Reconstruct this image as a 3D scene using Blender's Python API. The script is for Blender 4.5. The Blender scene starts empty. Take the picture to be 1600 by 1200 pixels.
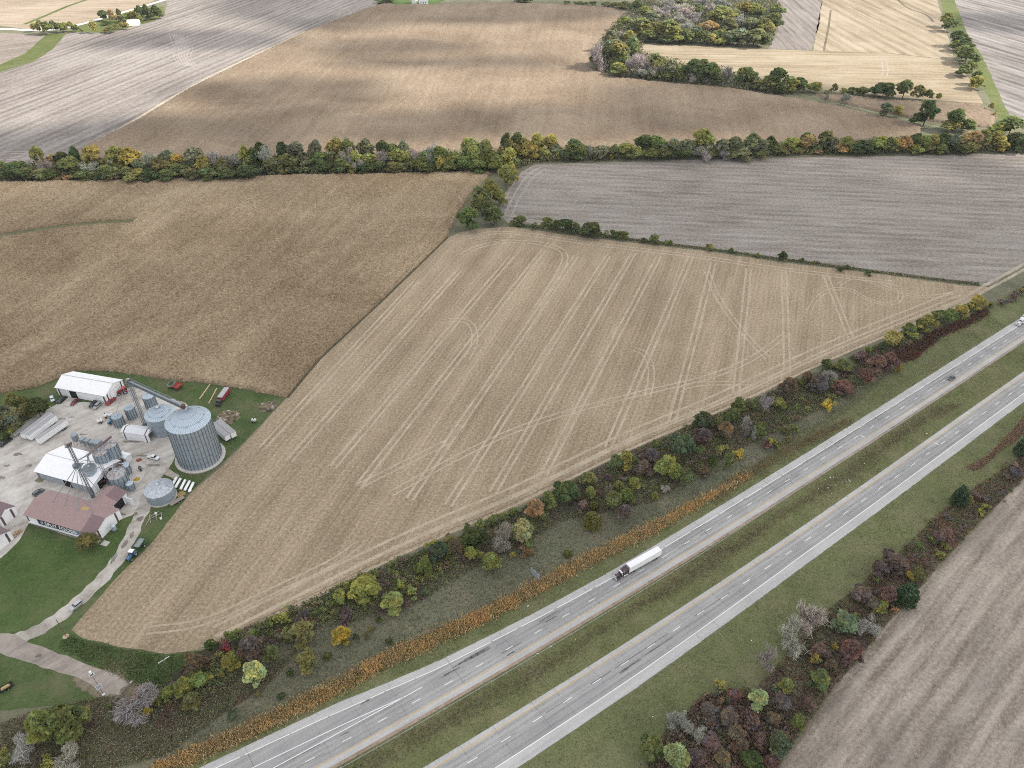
import bpy, math, random
import numpy as np
from mathutils import Vector, Matrix
from mathutils.geometry import tessellate_polygon
random.seed(7); RNG = np.random.default_rng(11)
R = math.radians
SC = bpy.context.scene; COL = SC.collection

# ------------------------------------------------------------------ camera
CAM_H, CAM_F, CAM_P = 239.0, 1200.0, R(38.0)      # height (m), focal length (px of a 1600 px wide frame), pitch
cam_d = bpy.data.cameras.new('camera'); cam = bpy.data.objects.new('camera', cam_d); COL.objects.link(cam)
cam.location = (0, 0, CAM_H); cam.rotation_euler = (math.pi/2 - CAM_P, 0, 0)
cam_d.sensor_width = 36.0; cam_d.lens = 36.0*CAM_F/1600.0
cam_d.clip_start = 1.0; cam_d.clip_end = 20000.0
SC.camera = cam
SC.render.resolution_x, SC.render.resolution_y = 1024, 768

# ------------------------------------------------------------------ light
SUN_EL, SUN_AZ = R(37.0), R(90.0)
w = bpy.data.worlds.new('World'); SC.world = w; w.use_nodes = True
wt = w.node_tree; wt.nodes.clear()
w_out = wt.nodes.new('ShaderNodeOutputWorld'); w_bg = wt.nodes.new('ShaderNodeBackground')
w_sky = wt.nodes.new('ShaderNodeTexSky'); w_sky.sky_type = 'NISHITA'; w_sky.sun_disc = False
w_sky.sun_elevation = SUN_EL; w_sky.sun_rotation = SUN_AZ
w_mix = wt.nodes.new('ShaderNodeMixRGB'); w_mix.inputs[0].default_value = 0.72
w_mix.inputs[2].default_value = (6.82, 6.72, 6.62, 1)          # grey-white cloud deck over most of the sky
wt.links.new(w_sky.outputs[0], w_mix.inputs[1]); wt.links.new(w_mix.outputs[0], w_bg.inputs[0])
w_bg.inputs[1].default_value = 0.145; wt.links.new(w_bg.outputs[0], w_out.inputs[0])
sun_d = bpy.data.lights.new('sun', 'SUN'); sun = bpy.data.objects.new('sun', sun_d); COL.objects.link(sun)
sun_d.energy = 4.9; sun_d.angle = R(1.5); sun_d.color = (1.0, 0.93, 0.83)
sun.rotation_euler = (0, math.pi/2 - SUN_EL, 0)
SC.view_settings.view_transform = 'Standard'; SC.view_settings.look = 'None'
SC.view_settings.exposure = 0.78; SC.view_settings.gamma = 1.0
SC.cycles.filter_width = 1.0; SC.cycles.use_denoising = False
SC.cycles.max_bounces = 6; SC.cycles.transparent_max_bounces = 12

# ------------------------------------------------------------------ where things stand
cp, sp = math.cos(CAM_P), math.sin(CAM_P)
def G(x, y, z=0.0):
    'point of the real ground (or of height z) seen at photo pixel x, y'
    r = (x-800)/CAM_F; d = (y-600)/CAM_F
    vy = cp - d*sp; vz = -sp - d*cp; t = (z-CAM_H)/vz
    return Vector((r*t, vy*t, z))
def top_height(Y, yt):
    'height whose top shows at photo row yt above ground distance Y'
    d = (yt-600)/CAM_F
    return CAM_H + Y*(sp + d*cp)/(d*sp - cp)
def depth(Y, z): return Y*cp + (CAM_H-z)*sp
def GP(pts, z=0.0): return [G(x, y, z) for x, y in pts]
def Z(x0, y0, s, pts): return [(x0+a/s, y0+b/s) for a, b in pts]

# ------------------------------------------------------------------ tags
def tag(o, label=None, cat=None, group=None, kind=None):
    if label: o['label'] = label
    if cat: o['category'] = cat
    if group: o['group'] = group
    if kind: o['kind'] = kind
    return o
def thing(name, label, cat, loc=(0, 0, 0), rz=0.0, group=None):
    o = bpy.data.objects.new(name, None); COL.objects.link(o)
    o.location = loc; o.rotation_euler = (0, 0, rz); o.empty_display_size = .5
    return tag(o, label, cat, group)
def link(name, me, parent=None):
    o = bpy.data.objects.new(name, me); COL.objects.link(o)
    if parent: o.parent = parent
    return o

# ------------------------------------------------------------------ node helper
class NT:
    def __init__(s, name):
        s.mat = bpy.data.materials.new(name); s.mat.use_nodes = True
        s.t = s.mat.node_tree; s.t.nodes.clear()
        s.out = s.t.nodes.new('ShaderNodeOutputMaterial')
    def n(s, typ, ins=None, out=0, **props):
        nd = s.t.nodes.new('ShaderNode'+typ)
        for k, v in props.items(): setattr(nd, k, v)
        for k, v in (ins or {}).items():
            so = nd.inputs[k]
            if isinstance(v, bpy.types.NodeSocket): s.t.links.new(v, so)
            else:
                if isinstance(v, tuple) and len(v) == 3 and so.type == 'RGBA': v = (*v, 1)
                so.default_value = v
        return nd.outputs[out]
    def math(s, op, a, b=0.0, c=0.0, clamp=False):
        return s.n('Math', {0: a, 1: b, 2: c}, operation=op, use_clamp=clamp)
    def mix(s, f, a, b, mode='MIX'):
        return s.n('MixRGB', {0: f, 1: a, 2: b}, blend_type=mode)
    def pos(s): return s.n('NewGeometry')
    def objco(s): return s.n('TexCoord', out=3)
    def mapv(s, v, rot=0.0, scale=(1, 1, 1), loc=(0, 0, 0)):
        if rot: v = s.n('VectorRotate', {'Vector': v, 'Angle': -rot}, rotation_type='Z_AXIS')
        return s.n('Mapping', {'Vector': v, 'Scale': scale, 'Location': loc})
    def noise(s, v, scale=1.0, detail=2.0, rough=.5, dist=0.0, gain=2.0):
        f = s.n('TexNoise', {'Vector': v, 'Scale': scale, 'Detail': detail, 'Roughness': rough, 'Distortion': dist})
        return s.math('MULTIPLY_ADD', s.math('SUBTRACT', f, .5), gain, .5, True)   # about 0..1
    def ramp(s, f, stops):
        nd = s.t.nodes.new('ShaderNodeValToRGB'); s.t.links.new(f, nd.inputs[0])
        e = nd.color_ramp.elements
        while len(e) < len(stops): e.new(.5)
        for i, (p, c) in enumerate(stops): e[i].position = p; e[i].color = (*c, 1)
        return nd.outputs[0]
    def done(s, color, rough=.9, spec=.2, metal=0.0, bump=None, bstr=.3, bdist=.05, alpha=None, normal=None, emis=None):
        b = s.t.nodes.new('ShaderNodeBsdfPrincipled')
        def put(k, v):
            if isinstance(v, bpy.types.NodeSocket): s.t.links.new(v, b.inputs[k])
            else: b.inputs[k].default_value = (*v, 1) if isinstance(v, tuple) and len(v) == 3 else v
        put('Base Color', color); put('Roughness', rough); put('Specular IOR Level', spec); put('Metallic', metal)
        if bump is not None:
            put('Normal', s.n('Bump', {'Height': bump, 'Strength': bstr, 'Distance': bdist}))
        if alpha is not None: put('Alpha', alpha)
        s.t.links.new(b.outputs[0], s.out.inputs[0])
        return s.mat

_mc = {}
def plain(name, col, rough=.6, spec=.4, metal=0.0, dirt=.12, scale=.8):
    'painted or bare surface with a little uneven wear'
    if name in _mc: return _mc[name]
    s = NT(name); p = s.objco()
    f = s.noise(p, scale, 4, .6)
    c = s.mix(s.math('MULTIPLY', f, dirt*2), col, tuple(x*.55+.01 for x in col))
    _mc[name] = s.done(c, rough, spec, metal); return _mc[name]
def tinted(name, rough=.35, spec=.5, metal=0.0):
    'paint whose colour is the object colour'
    if name in _mc: return _mc[name]
    s = NT(name); c = s.n('ObjectInfo', out=1)
    f = s.noise(s.objco(), 1.4, 3)
    c = s.mix(s.math('MULTIPLY', f, .18), c, (.12, .10, .08))
    _mc[name] = s.done(c, rough, spec, metal); return _mc[name]
def ribbed(name, col, pitch, axis=0, rough=.45, spec=.4, metal=0.0, depthv=.04, stain=None, stain_amt=.0, ang=False):
    'corrugated sheet: fine ridges along one axis, with weathering'
    if name in _mc: return _mc[name]
    s = NT(name); p = s.objco(); xyz = s.t.nodes.new('ShaderNodeSeparateXYZ'); s.t.links.new(p, xyz.inputs[0])
    ph = s.math('MULTIPLY', xyz.outputs[axis], 2*math.pi/pitch)
    h = s.math('MULTIPLY_ADD', s.math('SINE', ph), .5, .5)
    f = s.noise(p, .5, 4, .65)
    c = s.mix(s.math('MULTIPLY', f, .25), col, tuple(x*.6 for x in col))
    c = s.mix(s.math('MULTIPLY', s.math('SUBTRACT', 1.0, h), .12), c, tuple(x*.45 for x in col))
    if stain:
        st = s.noise(s.mapv(p, 0, (1.2, 1.2, .25)), .8, 5, .7, gain=5)
        c = s.mix(s.math('MULTIPLY', st, stain_amt), c, stain)
    _mc[name] = s.done(c, rough, spec, metal, bump=h, bstr=.5, bdist=depthv); return _mc[name]

# ------------------------------------------------------------------ mesh helper
class MB:
    def __init__(s): s.v = []; s.f = []; s.m = []; s.mi = 0; s.M = None
    def add(s, vs, fs, mi=None):
        b = len(s.v)
        for p in vs:
            p = Vector(p)
            s.v.append(s.M @ p if s.M else p)
        for f in fs: s.f.append(tuple(b+i for i in f)); s.m.append(s.mi if mi is None else mi)
    def box(s, x0, x1, y0, y1, z0, z1, mi=None):
        s.add([(x0,y0,z0),(x1,y0,z0),(x1,y1,z0),(x0,y1,z0),(x0,y0,z1),(x1,y0,z1),(x1,y1,z1),(x0,y1,z1)],
              [(3,2,1,0),(4,5,6,7),(0,1,5,4),(1,2,6,5),(2,3,7,6),(3,0,4,7)], mi)
    def frus(s, x0, x1, y0, y1, z0, X0, X1, Y0, Y1, z1, mi=None):
        s.add([(x0,y0,z0),(x1,y0,z0),(x1,y1,z0),(x0,y1,z0),(X0,Y0,z1),(X1,Y0,z1),(X1,Y1,z1),(X0,Y1,z1)],
              [(3,2,1,0),(4,5,6,7),(0,1,5,4),(1,2,6,5),(2,3,7,6),(3,0,4,7)], mi)
    def ext(s, prof, a, b, axis='x', mi=None):
        'closed profile extruded from a to b: (y,z) along x, or (x,z) along y'
        n = len(prof)
        mk = (lambda t, p: (t, p[0], p[1])) if axis == 'x' else (lambda t, p: (p[0], t, p[1]))
        s.add([mk(a, p) for p in prof] + [mk(b, p) for p in prof],
              [tuple(range(n))[::-1], tuple(range(n, 2*n))] + [(i, (i+1) % n, n+(i+1) % n, n+i) for i in range(n)], mi)
    def tube(s, a, b, r, n=6, r2=None, mi=None, caps=True):
        a, b = Vector(a), Vector(b); r2 = r if r2 is None else r2
        d = (b-a).normalized(); u = d.orthogonal().normalized(); v = d.cross(u)
        vs = [a + (u*math.cos(t)+v*math.sin(t))*r for t in [2*math.pi*i/n for i in range(n)]]
        vs += [b + (u*math.cos(t)+v*math.sin(t))*r2 for t in [2*math.pi*i/n for i in range(n)]]
        fs = [(i, (i+1) % n, n+(i+1) % n, n+i) for i in range(n)]
        if caps: fs += [tuple(range(n))[::-1], tuple(range(n, 2*n))]
        s.add(vs, fs, mi)
    def path(s, pts, r, n=5, mi=None):
        for a, b in zip(pts, pts[1:]): s.tube(a, b, r, n, mi=mi)
    def lathe(s, prof, cx=0, cy=0, n=40, mi=None, axis='z', cz=0):
        vs, fs = [], []
        for r, z in prof:
            for i in range(n):
                t = 2*math.pi*i/n
                if axis == 'z': vs.append((cx+r*math.cos(t), cy+r*math.sin(t), z))
                elif axis == 'x': vs.append((z, cy+r*math.cos(t), cz+r*math.sin(t)))
                else: vs.append((cx+r*math.cos(t), z, cz+r*math.sin(t)))
        for k in range(len(prof)-1):
            for i in range(n):
                j = (i+1) % n; fs.append((k*n+i, k*n+j, (k+1)*n+j, (k+1)*n+i))
        fs.append(tuple(range(n))[::-1]); fs.append(tuple(range((len(prof)-1)*n, len(prof)*n)))
        s.add(vs, fs, mi)
    def mesh(s, name, mats):
        me = bpy.data.meshes.new(name); me.from_pydata([tuple(v) for v in s.v], [], s.f)
        for m in (mats if isinstance(mats, (list, tuple)) else [mats]): me.materials.append(m)
        me.polygons.foreach_set('material_index', s.m); me.update()
        return me
    def build(s, name, mats, parent=None, smooth=False, color=None):
        me = s.mesh(name, mats)
        if smooth:
            me.polygons.foreach_set('use_smooth', [True]*len(me.polygons))
            me.set_sharp_from_angle(angle=R(35))
        o = link(name, me, parent)
        if color: o.color = (*color, 1)
        return o

def fast_mesh(name, V, F, mats, col=None, smooth=False):
    'numpy arrays to a mesh; F is (n,4) or (n,3); col is per-face RGB stored as attribute tint'
    me = bpy.data.meshes.new(name); k = F.shape[1]
    me.vertices.add(len(V)); me.vertices.foreach_set('co', np.ascontiguousarray(V, np.float32).ravel())
    me.loops.add(F.size); me.loops.foreach_set('vertex_index', np.ascontiguousarray(F, np.int32).ravel())
    me.polygons.add(len(F)); me.polygons.foreach_set('loop_start', np.arange(0, F.size, k, dtype=np.int32))
    me.update(calc_edges=True)
    if smooth: me.polygons.foreach_set('use_smooth', np.ones(len(F), bool))
    for m in (mats if isinstance(mats, (list, tuple)) else [mats]): me.materials.append(m)
    if col is not None:
        at = me.attributes.new('tint', 'FLOAT_COLOR', 'FACE')
        c4 = np.ones((len(F), 4), np.float32); c4[:, :3] = col
        at.data.foreach_set('color', c4.ravel())
    return me
def quads(name, C, U, W, mats, col=None):
    'N quads with centre C and half-axes U, W'
    V = np.stack([C-U-W, C+U-W, C+U+W, C-U+W], 1).reshape(-1, 3)
    F = np.arange(len(C)*4).reshape(-1, 4)
    return fast_mesh(name, V, F, mats, col)

def inside(P, poly):
    x, y = P[:, 0], P[:, 1]; res = np.zeros(len(P), bool); n = len(poly)
    for i in range(n):
        x1, y1 = poly[i][0], poly[i][1]; x2, y2 = poly[(i+1) % n][0], poly[(i+1) % n][1]
        if y1 == y2: continue
        c = ((y1 > y) != (y2 > y)) & (x < (x2-x1)*(y-y1)/(y2-y1)+x1)
        res ^= c
    return res
def scatter(poly, n):
    'n random ground points in a world polygon'
    a = np.array([(p[0], p[1]) for p in poly]); lo, hi = a.min(0), a.max(0); out = []
    got = 0
    while got < n:
        q = RNG.uniform(lo, hi, (n*3, 2)); q = q[inside(q, poly)]; out.append(q); got += len(q)
    return np.concatenate(out)[:n]
def vnoise(P, s, seed=0):
    'cheap smooth value noise 0..1 for numpy points'
    r = np.random.default_rng(seed); T = r.random((64, 64)); q = P/s; i = np.floor(q).astype(int); f = q-i; f = f*f*(3-2*f)
    g = lambda a, b: T[a % 64, b % 64]
    x, y = i[:, 0], i[:, 1]
    return (g(x, y)*(1-f[:, 0])+g(x+1, y)*f[:, 0])*(1-f[:, 1])+(g(x, y+1)*(1-f[:, 0])+g(x+1, y+1)*f[:, 0])*f[:, 1]

def rough(poly, step=5.0, amp=.6, closed=True):
    'world polygon with a natural, slightly wandering outline'
    out = []; n = len(poly); r = random.Random(len(poly)*7+int(abs(poly[0][0])))
    for i in range(n if closed else n-1):
        a, b = Vector(poly[i][:2]), Vector(poly[(i+1) % n][:2]); L = (b-a).length
        k = max(1, min(120, int(L/step))); nv = Vector((-(b-a).y, (b-a).x)).normalized()
        for j in range(k):
            q = a.lerp(b, j/k)
            if j: q += nv*r.uniform(-amp, amp)
            out.append(Vector((q.x, q.y, 0)))
    return out
def sheet(name, poly, z, mat, kind='structure', jag=None):
    'flat patch of ground'
    if jag: poly = rough(poly, *jag)
    pts = [Vector((p[0], p[1], z)) for p in poly]
    tris = tessellate_polygon([pts])
    def up(t):
        a, b, c = [pts[i] for i in t]
        return t if (b-a).cross(c-a).z > 0 else t[::-1]
    me = bpy.data.meshes.new(name); me.from_pydata([tuple(p) for p in pts], [], [up(t) for t in tris]); me.update()
    me.materials.append(mat); o = link(name, me); o['kind'] = kind
    return o
def smooth_line(pts, n=3):
    'Chaikin smoothing of a world polyline'
    for _ in range(n):
        q = [pts[0]]
        for a, b in zip(pts, pts[1:]): q += [a.lerp(b, .25), a.lerp(b, .75)]
        pts = q+[pts[-1]]
    return pts
def normals(pts):
    out = []
    for i in range(len(pts)):
        d = (pts[min(i+1, len(pts)-1)]-pts[max(i-1, 0)]); d = Vector((d.x, d.y, 0)).normalized()
        out.append(Vector((-d.y, d.x, 0)))
    return out
def strip_into(mb, pts, o0, o1, z, mi=0):
    nn = normals(pts); vs = []; fs = []
    for i, (p, n_) in enumerate(zip(pts, nn)):
        a = o0(i) if callable(o0) else o0; b = o1(i) if callable(o1) else o1
        vs += [(p.x+n_.x*a, p.y+n_.y*a, z), (p.x+n_.x*b, p.y+n_.y*b, z)]
        if i: k = 2*i; fs.append((k-2, k, k+1, k-1) if a > b else (k-2, k-1, k+1, k))
    fs = [f for f in fs]
    mb.add(vs, fs, mi)

# ================================================================== GROUND, FIELDS, ROADS
def grass_mat(name, cols, patch=.02, tuft=.9, seedloc=0.0):
    'cols: dark, mid, light, dry'
    s = NT(name); p = s.mapv(s.pos(), 0, (1, 1, 1), (seedloc, seedloc*.7, 0))
    big = s.noise(p, patch, 4, .6, .6); mid = s.noise(p, patch*6, 4, .6, .4); fine = s.noise(p, tuft, 3, .7, gain=2.4); dry = s.noise(p, patch*2.3, 5, .65, gain=3.0)
    v = s.math('ADD', s.math('MULTIPLY', big, .35), s.math('ADD', s.math('MULTIPLY', mid, .3), s.math('MULTIPLY', fine, .35)))
    c = s.ramp(v, [(.2, cols[0]), (.5, cols[1]), (.8, cols[2])])
    c = s.mix(s.math('MULTIPLY', s.math('SUBTRACT', dry, .45, 0, True), .9, 0, True), c, cols[3])
    return s.done(c, .95, .05, bump=fine, bstr=.6, bdist=.25)

def field_mat(name, cols, ang, fine=(1.2, .02, .3), swath=(.11, .004, .3), patch=(.012, .25), grain=(1.1, .3), blotch=None, rows=None, gain=1.0):
    cols = [tuple(x*gain for x in c) for c in cols]
    'rows along ang (degrees): fine=(freq across, freq along, weight) and so on'
    s = NT(name); p0 = s.pos()
    q = s.n('VectorRotate', {'Vector': p0, 'Angle': -R(ang)}, rotation_type='Z_AXIS')
    wob = s.n('TexNoise', {'Vector': p0, 'Scale': .02, 'Detail': 2.0}, out=1)
    q = s.n('VectorMath', {0: q, 1: s.n('VectorMath', {0: wob, 'Scale': 2.0}, operation='SCALE')}, operation='ADD')
    def band(fa, fl, det, gain): return s.noise(s.n('Mapping', {'Vector': q, 'Scale': (fl, fa, 1)}), 1.0, det, .55, gain=gain)
    f1 = band(fine[0], fine[1]*2.5, 3, 2.8); f2 = band(swath[0], swath[1]*1.6, 4, 2.2)
    pt = s.noise(p0, patch[0], 4, .6, .5, gain=2.4); gr = s.noise(p0, grain[0]*.42, 5, .9, gain=4.5)
    tot = fine[2]+swath[2]+patch[1]+grain[1]
    v = s.math('ADD', s.math('ADD', s.math('MULTIPLY', f1, fine[2]/tot), s.math('MULTIPLY', f2, swath[2]/tot)),
               s.math('ADD', s.math('MULTIPLY', pt, patch[1]/tot), s.math('MULTIPLY', gr, grain[1]/tot)))
    if rows:
        xyz = s.t.nodes.new('ShaderNodeSeparateXYZ'); s.t.links.new(q, xyz.inputs[0])
        sw = s.math('SINE', s.math('MULTIPLY', xyz.outputs[1], 2*math.pi/rows[0]))
        br = s.noise(s.n('Mapping', {'Vector': q, 'Scale': (.03, 1.0/rows[0], 1)}), 1.0, 3, .6, gain=2.5)
        v = s.math('ADD', v, s.math('MULTIPLY', s.math('MULTIPLY', sw, br), rows[1]))
    c = s.ramp(v, [(.22, cols[0]), (.5, cols[1]), (.78, cols[2])])
    if blotch:
        b = s.noise(s.n('Mapping', {'Vector': q, 'Scale': (blotch[0]*.35, blotch[0], 1)}), 1.0, 4, .6, .8, gain=4.0)
        c = s.mix(s.math('MULTIPLY', s.math('SUBTRACT', b, .35, 0, True), blotch[1], 0, True), c, blotch[2])
    return s.done(c, .95, .04, bump=gr, bstr=.5, bdist=.15)

def track_mat(name, col, amount=.6, scale=.35):
    s = NT(name); p = s.pos()
    f = s.noise(p, scale*.35, 3, .6, gain=1.3); g = s.noise(p, 1.3, 2, .6, gain=2.0)
    a = s.math('MULTIPLY', s.math('ADD', s.math('MULTIPLY', f, .75), s.math('MULTIPLY', g, .35)), amount, 0, True)
    return s.done(col, .95, .03, alpha=a)

M_GROUND = grass_mat('rough_grass_ground', [(.085, .088, .058), (.135, .135, .088), (.185, .180, .122), (.20, .172, .12)], .03)
M_VERGE = grass_mat('verge_grass', [(.084, .096, .044), (.126, .138, .064), (.170, .178, .088), (.19, .168, .105)], .025, 1.1, 31)
M_MEDIAN = grass_mat('median_grass', [(.088, .098, .044), (.130, .140, .062), (.175, .178, .088), (.19, .165, .10)], .03, 1.0, 77)
M_LAWN = grass_mat('lawn_grass', [(.042, .068, .022), (.066, .102, .033), (.098, .135, .048), (.13, .135, .065)], .018, .8, 12)
M_YARDGRASS = grass_mat('yard_grass', [(.042, .066, .024), (.068, .098, .036), (.10, .125, .052), (.155, .135, .085)], .03, .8, 55)
M_WATERWAY = grass_mat('waterway_grass', [(.06, .078, .025), (.09, .11, .036), (.12, .135, .05), (.14, .13, .07)], .02, .6, 9)

ground = sheet('ground', [(-6500, -2500), (6500, -2500), (6500, 11000), (-6500, 11000)], 0.0, M_GROUND)

# --- fields
STUB = [(.196, .148, .098), (.306, .240, .163), (.435, .352, .250)]
M_F1 = field_mat('bean_stubble', STUB, 70.5, fine=(.8, .010, .20), swath=(.13, .0012, .36), patch=(.02, .26), grain=(1.9, .70), rows=(2.3, .05), gain=.95)
F1 = [(700,371),(722,362),(748,357),(800,354),(900,369),(1000,381),(1100,392),(1200,407),(1300,419),(1400,432),(1500,446),(1545,449),
      (1520,470),(1500,481),(1400,521),(1290,566),(1200,611),(1100,656),(1000,696),(900,746),(800,796),(700,836),(600,881),(500,931),(400,981),(330,1012),
      (260,1022),(180,1010),(128,997),(112,984),(128,958),(180,905),(240,845),(300,768),(345,730),(440,630),(448,622),(500,560),(600,467)]
sheet('bean_stubble_field', GP(F1), .02, M_F1, jag=(6, .5))
GREY = [(.172, .148, .127), (.278, .246, .218), (.370, .336, .304)]
M_F3 = field_mat('tilled_soil', GREY, -5.5, fine=(.22, .012, .36), swath=(.10, .008, .18), patch=(.012, .30), grain=(1.2, .60), rows=(7.5, .13), gain=.86)
F3 = [(835,257),(815,268),(790,300),(778,332),(795,349),(850,352),(900,361),(1000,374),(1100,386),(1200,400),(1300,413),(1400,426),(1500,440),(1545,446),
      (1600,415),(1750,330),(2050,260),(2050,222),(1800,230),(1600,239),(1400,244),(1200,247),(1000,252)]
sheet('tilled_field', GP(F3), .02, M_F3, jag=(8, .6))
M_F5 = field_mat('pale_tilled_soil', [(.185, .160, .145), (.305, .272, .250), (.430, .395, .365)], 70.5, fine=(.14, .002, .45), swath=(.05, .0016, .16), patch=(.007, .40), grain=(.7, .45), rows=(9.5, .17), gain=.68)
F5 = [(-330,350),(0,264),(60,256),(105,248),(150,222),(210,192),(300,140),(400,90),(480,52),(560,20),(595,6),(640,-14),(600,-70),(300,-20),(262,-4),(258,22),(230,34),(190,44),(165,52),(110,50),(100,56),(82,76),(55,94),(0,112),(-330,160)]
sheet('pale_tilled_field', GP(F5), .02, M_F5, jag=(14, 1.0))
M_F5B = field_mat('brown_tilled_soil', [(.20, .165, .140), (.31, .265, .230), (.41, .36, .32)], 30, fine=(.14, .004, .3), swath=(.05, .002, .3), patch=(.008, .4), grain=(.5, .3), gain=.66)
sheet('brown_tilled_field', GP([(-330,140),(0,101),(40,84),(60,66),(74,57),(40,53),(0,51),(-330,48)]), .02, M_F5B, jag=(14, 1.0))
M_F6 = field_mat('tan_stubble', [(.30, .235, .170), (.43, .350, .262), (.55, .465, .365)], 3, fine=(.25, .008, .4), swath=(.04, .003, .5), patch=(.006, .3), grain=(.5, .2), gain=.64)
sheet('tan_stubble_field', GP([(-420,39),(0,40),(48,46),(110,42),(180,22),(240,2),(330,-70),(-300,-90)]), .02, M_F6, jag=(14, 1.0))
sheet('far_tilled_field', GP([(330,-72),(262,-6),(640,-16),(1000,-4),(1300,-6),(2200,-60),(2200,-150),(-300,-150),(-300,-92)]), .015, M_F5)
M_F7 = field_mat('pale_bean_stubble', [(.31, .245, .165), (.45, .375, .270), (.57, .490, .375)], 96, fine=(.22, .004, .35), swath=(.06, .002, .6), patch=(.01, .3), grain=(.5, .2), rows=(16, .16), gain=.60)
M_F7B = field_mat('pale_headland_stubble', [(.31, .245, .165), (.45, .370, .260), (.56, .480, .365)], -3, fine=(.2, .006, .35), swath=(.05, .003, .5), patch=(.012, .35), grain=(.5, .2), rows=(9, .08), gain=.60)
sheet('striped_stubble_field', GP([(1290,-30),(1270,79),(1390,83),(1492,94),(1476,40),(1462,-10),(1450,-40)]), .02, M_F7, jag=(12, .7))
sheet('headland_stubble_field', GP([(985,69),(1100,72),(1268,79.5),(1390,83.5),(1492,94.5),(1514,122),(1536,162),(1470,157),(1380,150),(1300,142),(1130,112),(1000,92)]), .022, M_F7B, jag=(12, .7))
M_F8 = field_mat('grey_tilled_soil', [(.175, .150, .135), (.27, .24, .22), (.35, .32, .295)], 88, fine=(.2, .004, .5), swath=(.05, .002, .4), patch=(.01, .25), grain=(.6, .2), rows=(9, .12), gain=.70)
sheet('grey_tilled_field', GP([(1195,-30),(1222,10),(1215,50),(1200,76),(1268,78.5),(1280,40),(1288,-30)]), .02, M_F8, jag=(12, .7))
M_F9 = field_mat('striped_tilled_soil', [(.17, .150, .140), (.30, .275, .26), (.42, .395, .375)], 112, fine=(.09, .003, .6), swath=(.04, .002, .4), patch=(.008, .3), grain=(.5, .15), rows=(11, .16), gain=.66)
sheet('striped_tilled_field', GP([(1473,-30),(1482,20),(1510,70),(1540,130),(1563,182),(1640,200),(2100,180),(2000,-40)]), .02, M_F9, jag=(12, .7))
M_F11 = field_mat('brown_stubble_soil', [(.148, .120, .096), (.278, .236, .196), (.395, .345, .292)], 41.5, fine=(.45, .012, .45), swath=(.16, .006, .55), patch=(.03, .30), grain=(1.7, .70), blotch=(.06, .6, (.13, .112, .098)), rows=(7, .10), gain=1.0)
F11 = [(1640,700),(1600,748),(1500,852),(1400,961),(1300,1083),(1216,1202),(1120,1360),(2300,1500),(2600,800),(2000,500)]
sheet('brown_stubble_field', GP(F11), .02, M_F11, jag=(4, .5))
# grassed waterway, ditch banks, margins
sheet('grass_waterway', GP([(-300,190),(0,113),(55,95),(82,77),(104,52),(74,53),(58,66),(40,83),(0,101),(-300,140)]), .03, M_WATERWAY, jag=(10, .8))
wl = MB(); strip_into(wl, GP([(38,38),(70,25),(105,10),(140,-2)]), 3, -3, .03); wl.build('grass_strip', M_WATERWAY)['kind'] = 'structure'
sheet('grass_margin', GP([(1466,-20),(1476,30),(1500,70),(1540,140),(1560,186),(1580,186),(1563,150),(1536,90),(1510,50),(1484,-20)]), .03, grass_mat('margin_grass', [(.07, .09, .03), (.105, .13, .045), (.14, .16, .06), (.16, .14, .08)], .02, .5, 3), jag=(8, .6))
sheet('farmstead_grass', GP([(104,50),(165,51),(205,42),(240,33),(258,24),(255,10),(215,14),(170,26),(130,39)]), .035, M_WATERWAY, jag=(8, .6))
sheet('far_farm_lawn', GP([(575,-4),(600,8),(680,7),(705,-4)]), .03, grass_mat('far_lawn', [(.05, .09, .03), (.08, .13, .04), (.12, .16, .06), (.14, .15, .07)], .02, .5, 4))

# --- standing maize: real stalk-high relief
def maize(name, poly, cell, h, mat, hv=.5, gap=None):
    a = np.array([(p[0], p[1]) for p in poly]); lo, hi = a.min(0), a.max(0)
    nx, ny = np.maximum(((hi-lo)/cell).astype(int)+2, 3)
    gx, gy = np.meshgrid(np.arange(nx), np.arange(ny), indexing='ij')
    P = np.stack([lo[0]+gx.ravel()*cell, lo[1]+gy.ravel()*cell], 1)
    cen = P + cell*.5
    cm = inside(cen + (vnoise(cen, 6, 3)[:, None]-.5)*1.6, poly).reshape(nx, ny)
    if gap: cm &= ~inside(cen, gap).reshape(nx, ny)
    vi = np.arange(nx*ny).reshape(nx, ny)
    cnt = np.zeros((nx, ny), int)
    c = cm[:-1, :-1]
    cnt[:-1, :-1] += c; cnt[1:, :-1] += c; cnt[:-1, 1:] += c; cnt[1:, 1:] += c
    I, J = np.nonzero(c)
    F = np.stack([vi[I, J], vi[I+1, J], vi[I+1, J+1], vi[I, J+1]], 1)
    PJ = P + RNG.uniform(-.3, .3, P.shape)*cell
    z = h + (RNG.random(len(P))-.5)*2*hv + (vnoise(P, 25, 5)-.5)*.5
    z = np.where(cnt.ravel() == 4, z, .03)
    used, inv = np.unique(F, return_inverse=True)
    me = fast_mesh(name, np.column_stack([PJ[used], z[used]]), inv.reshape(F.shape), mat)
    o = link(name, me); return o
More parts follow.
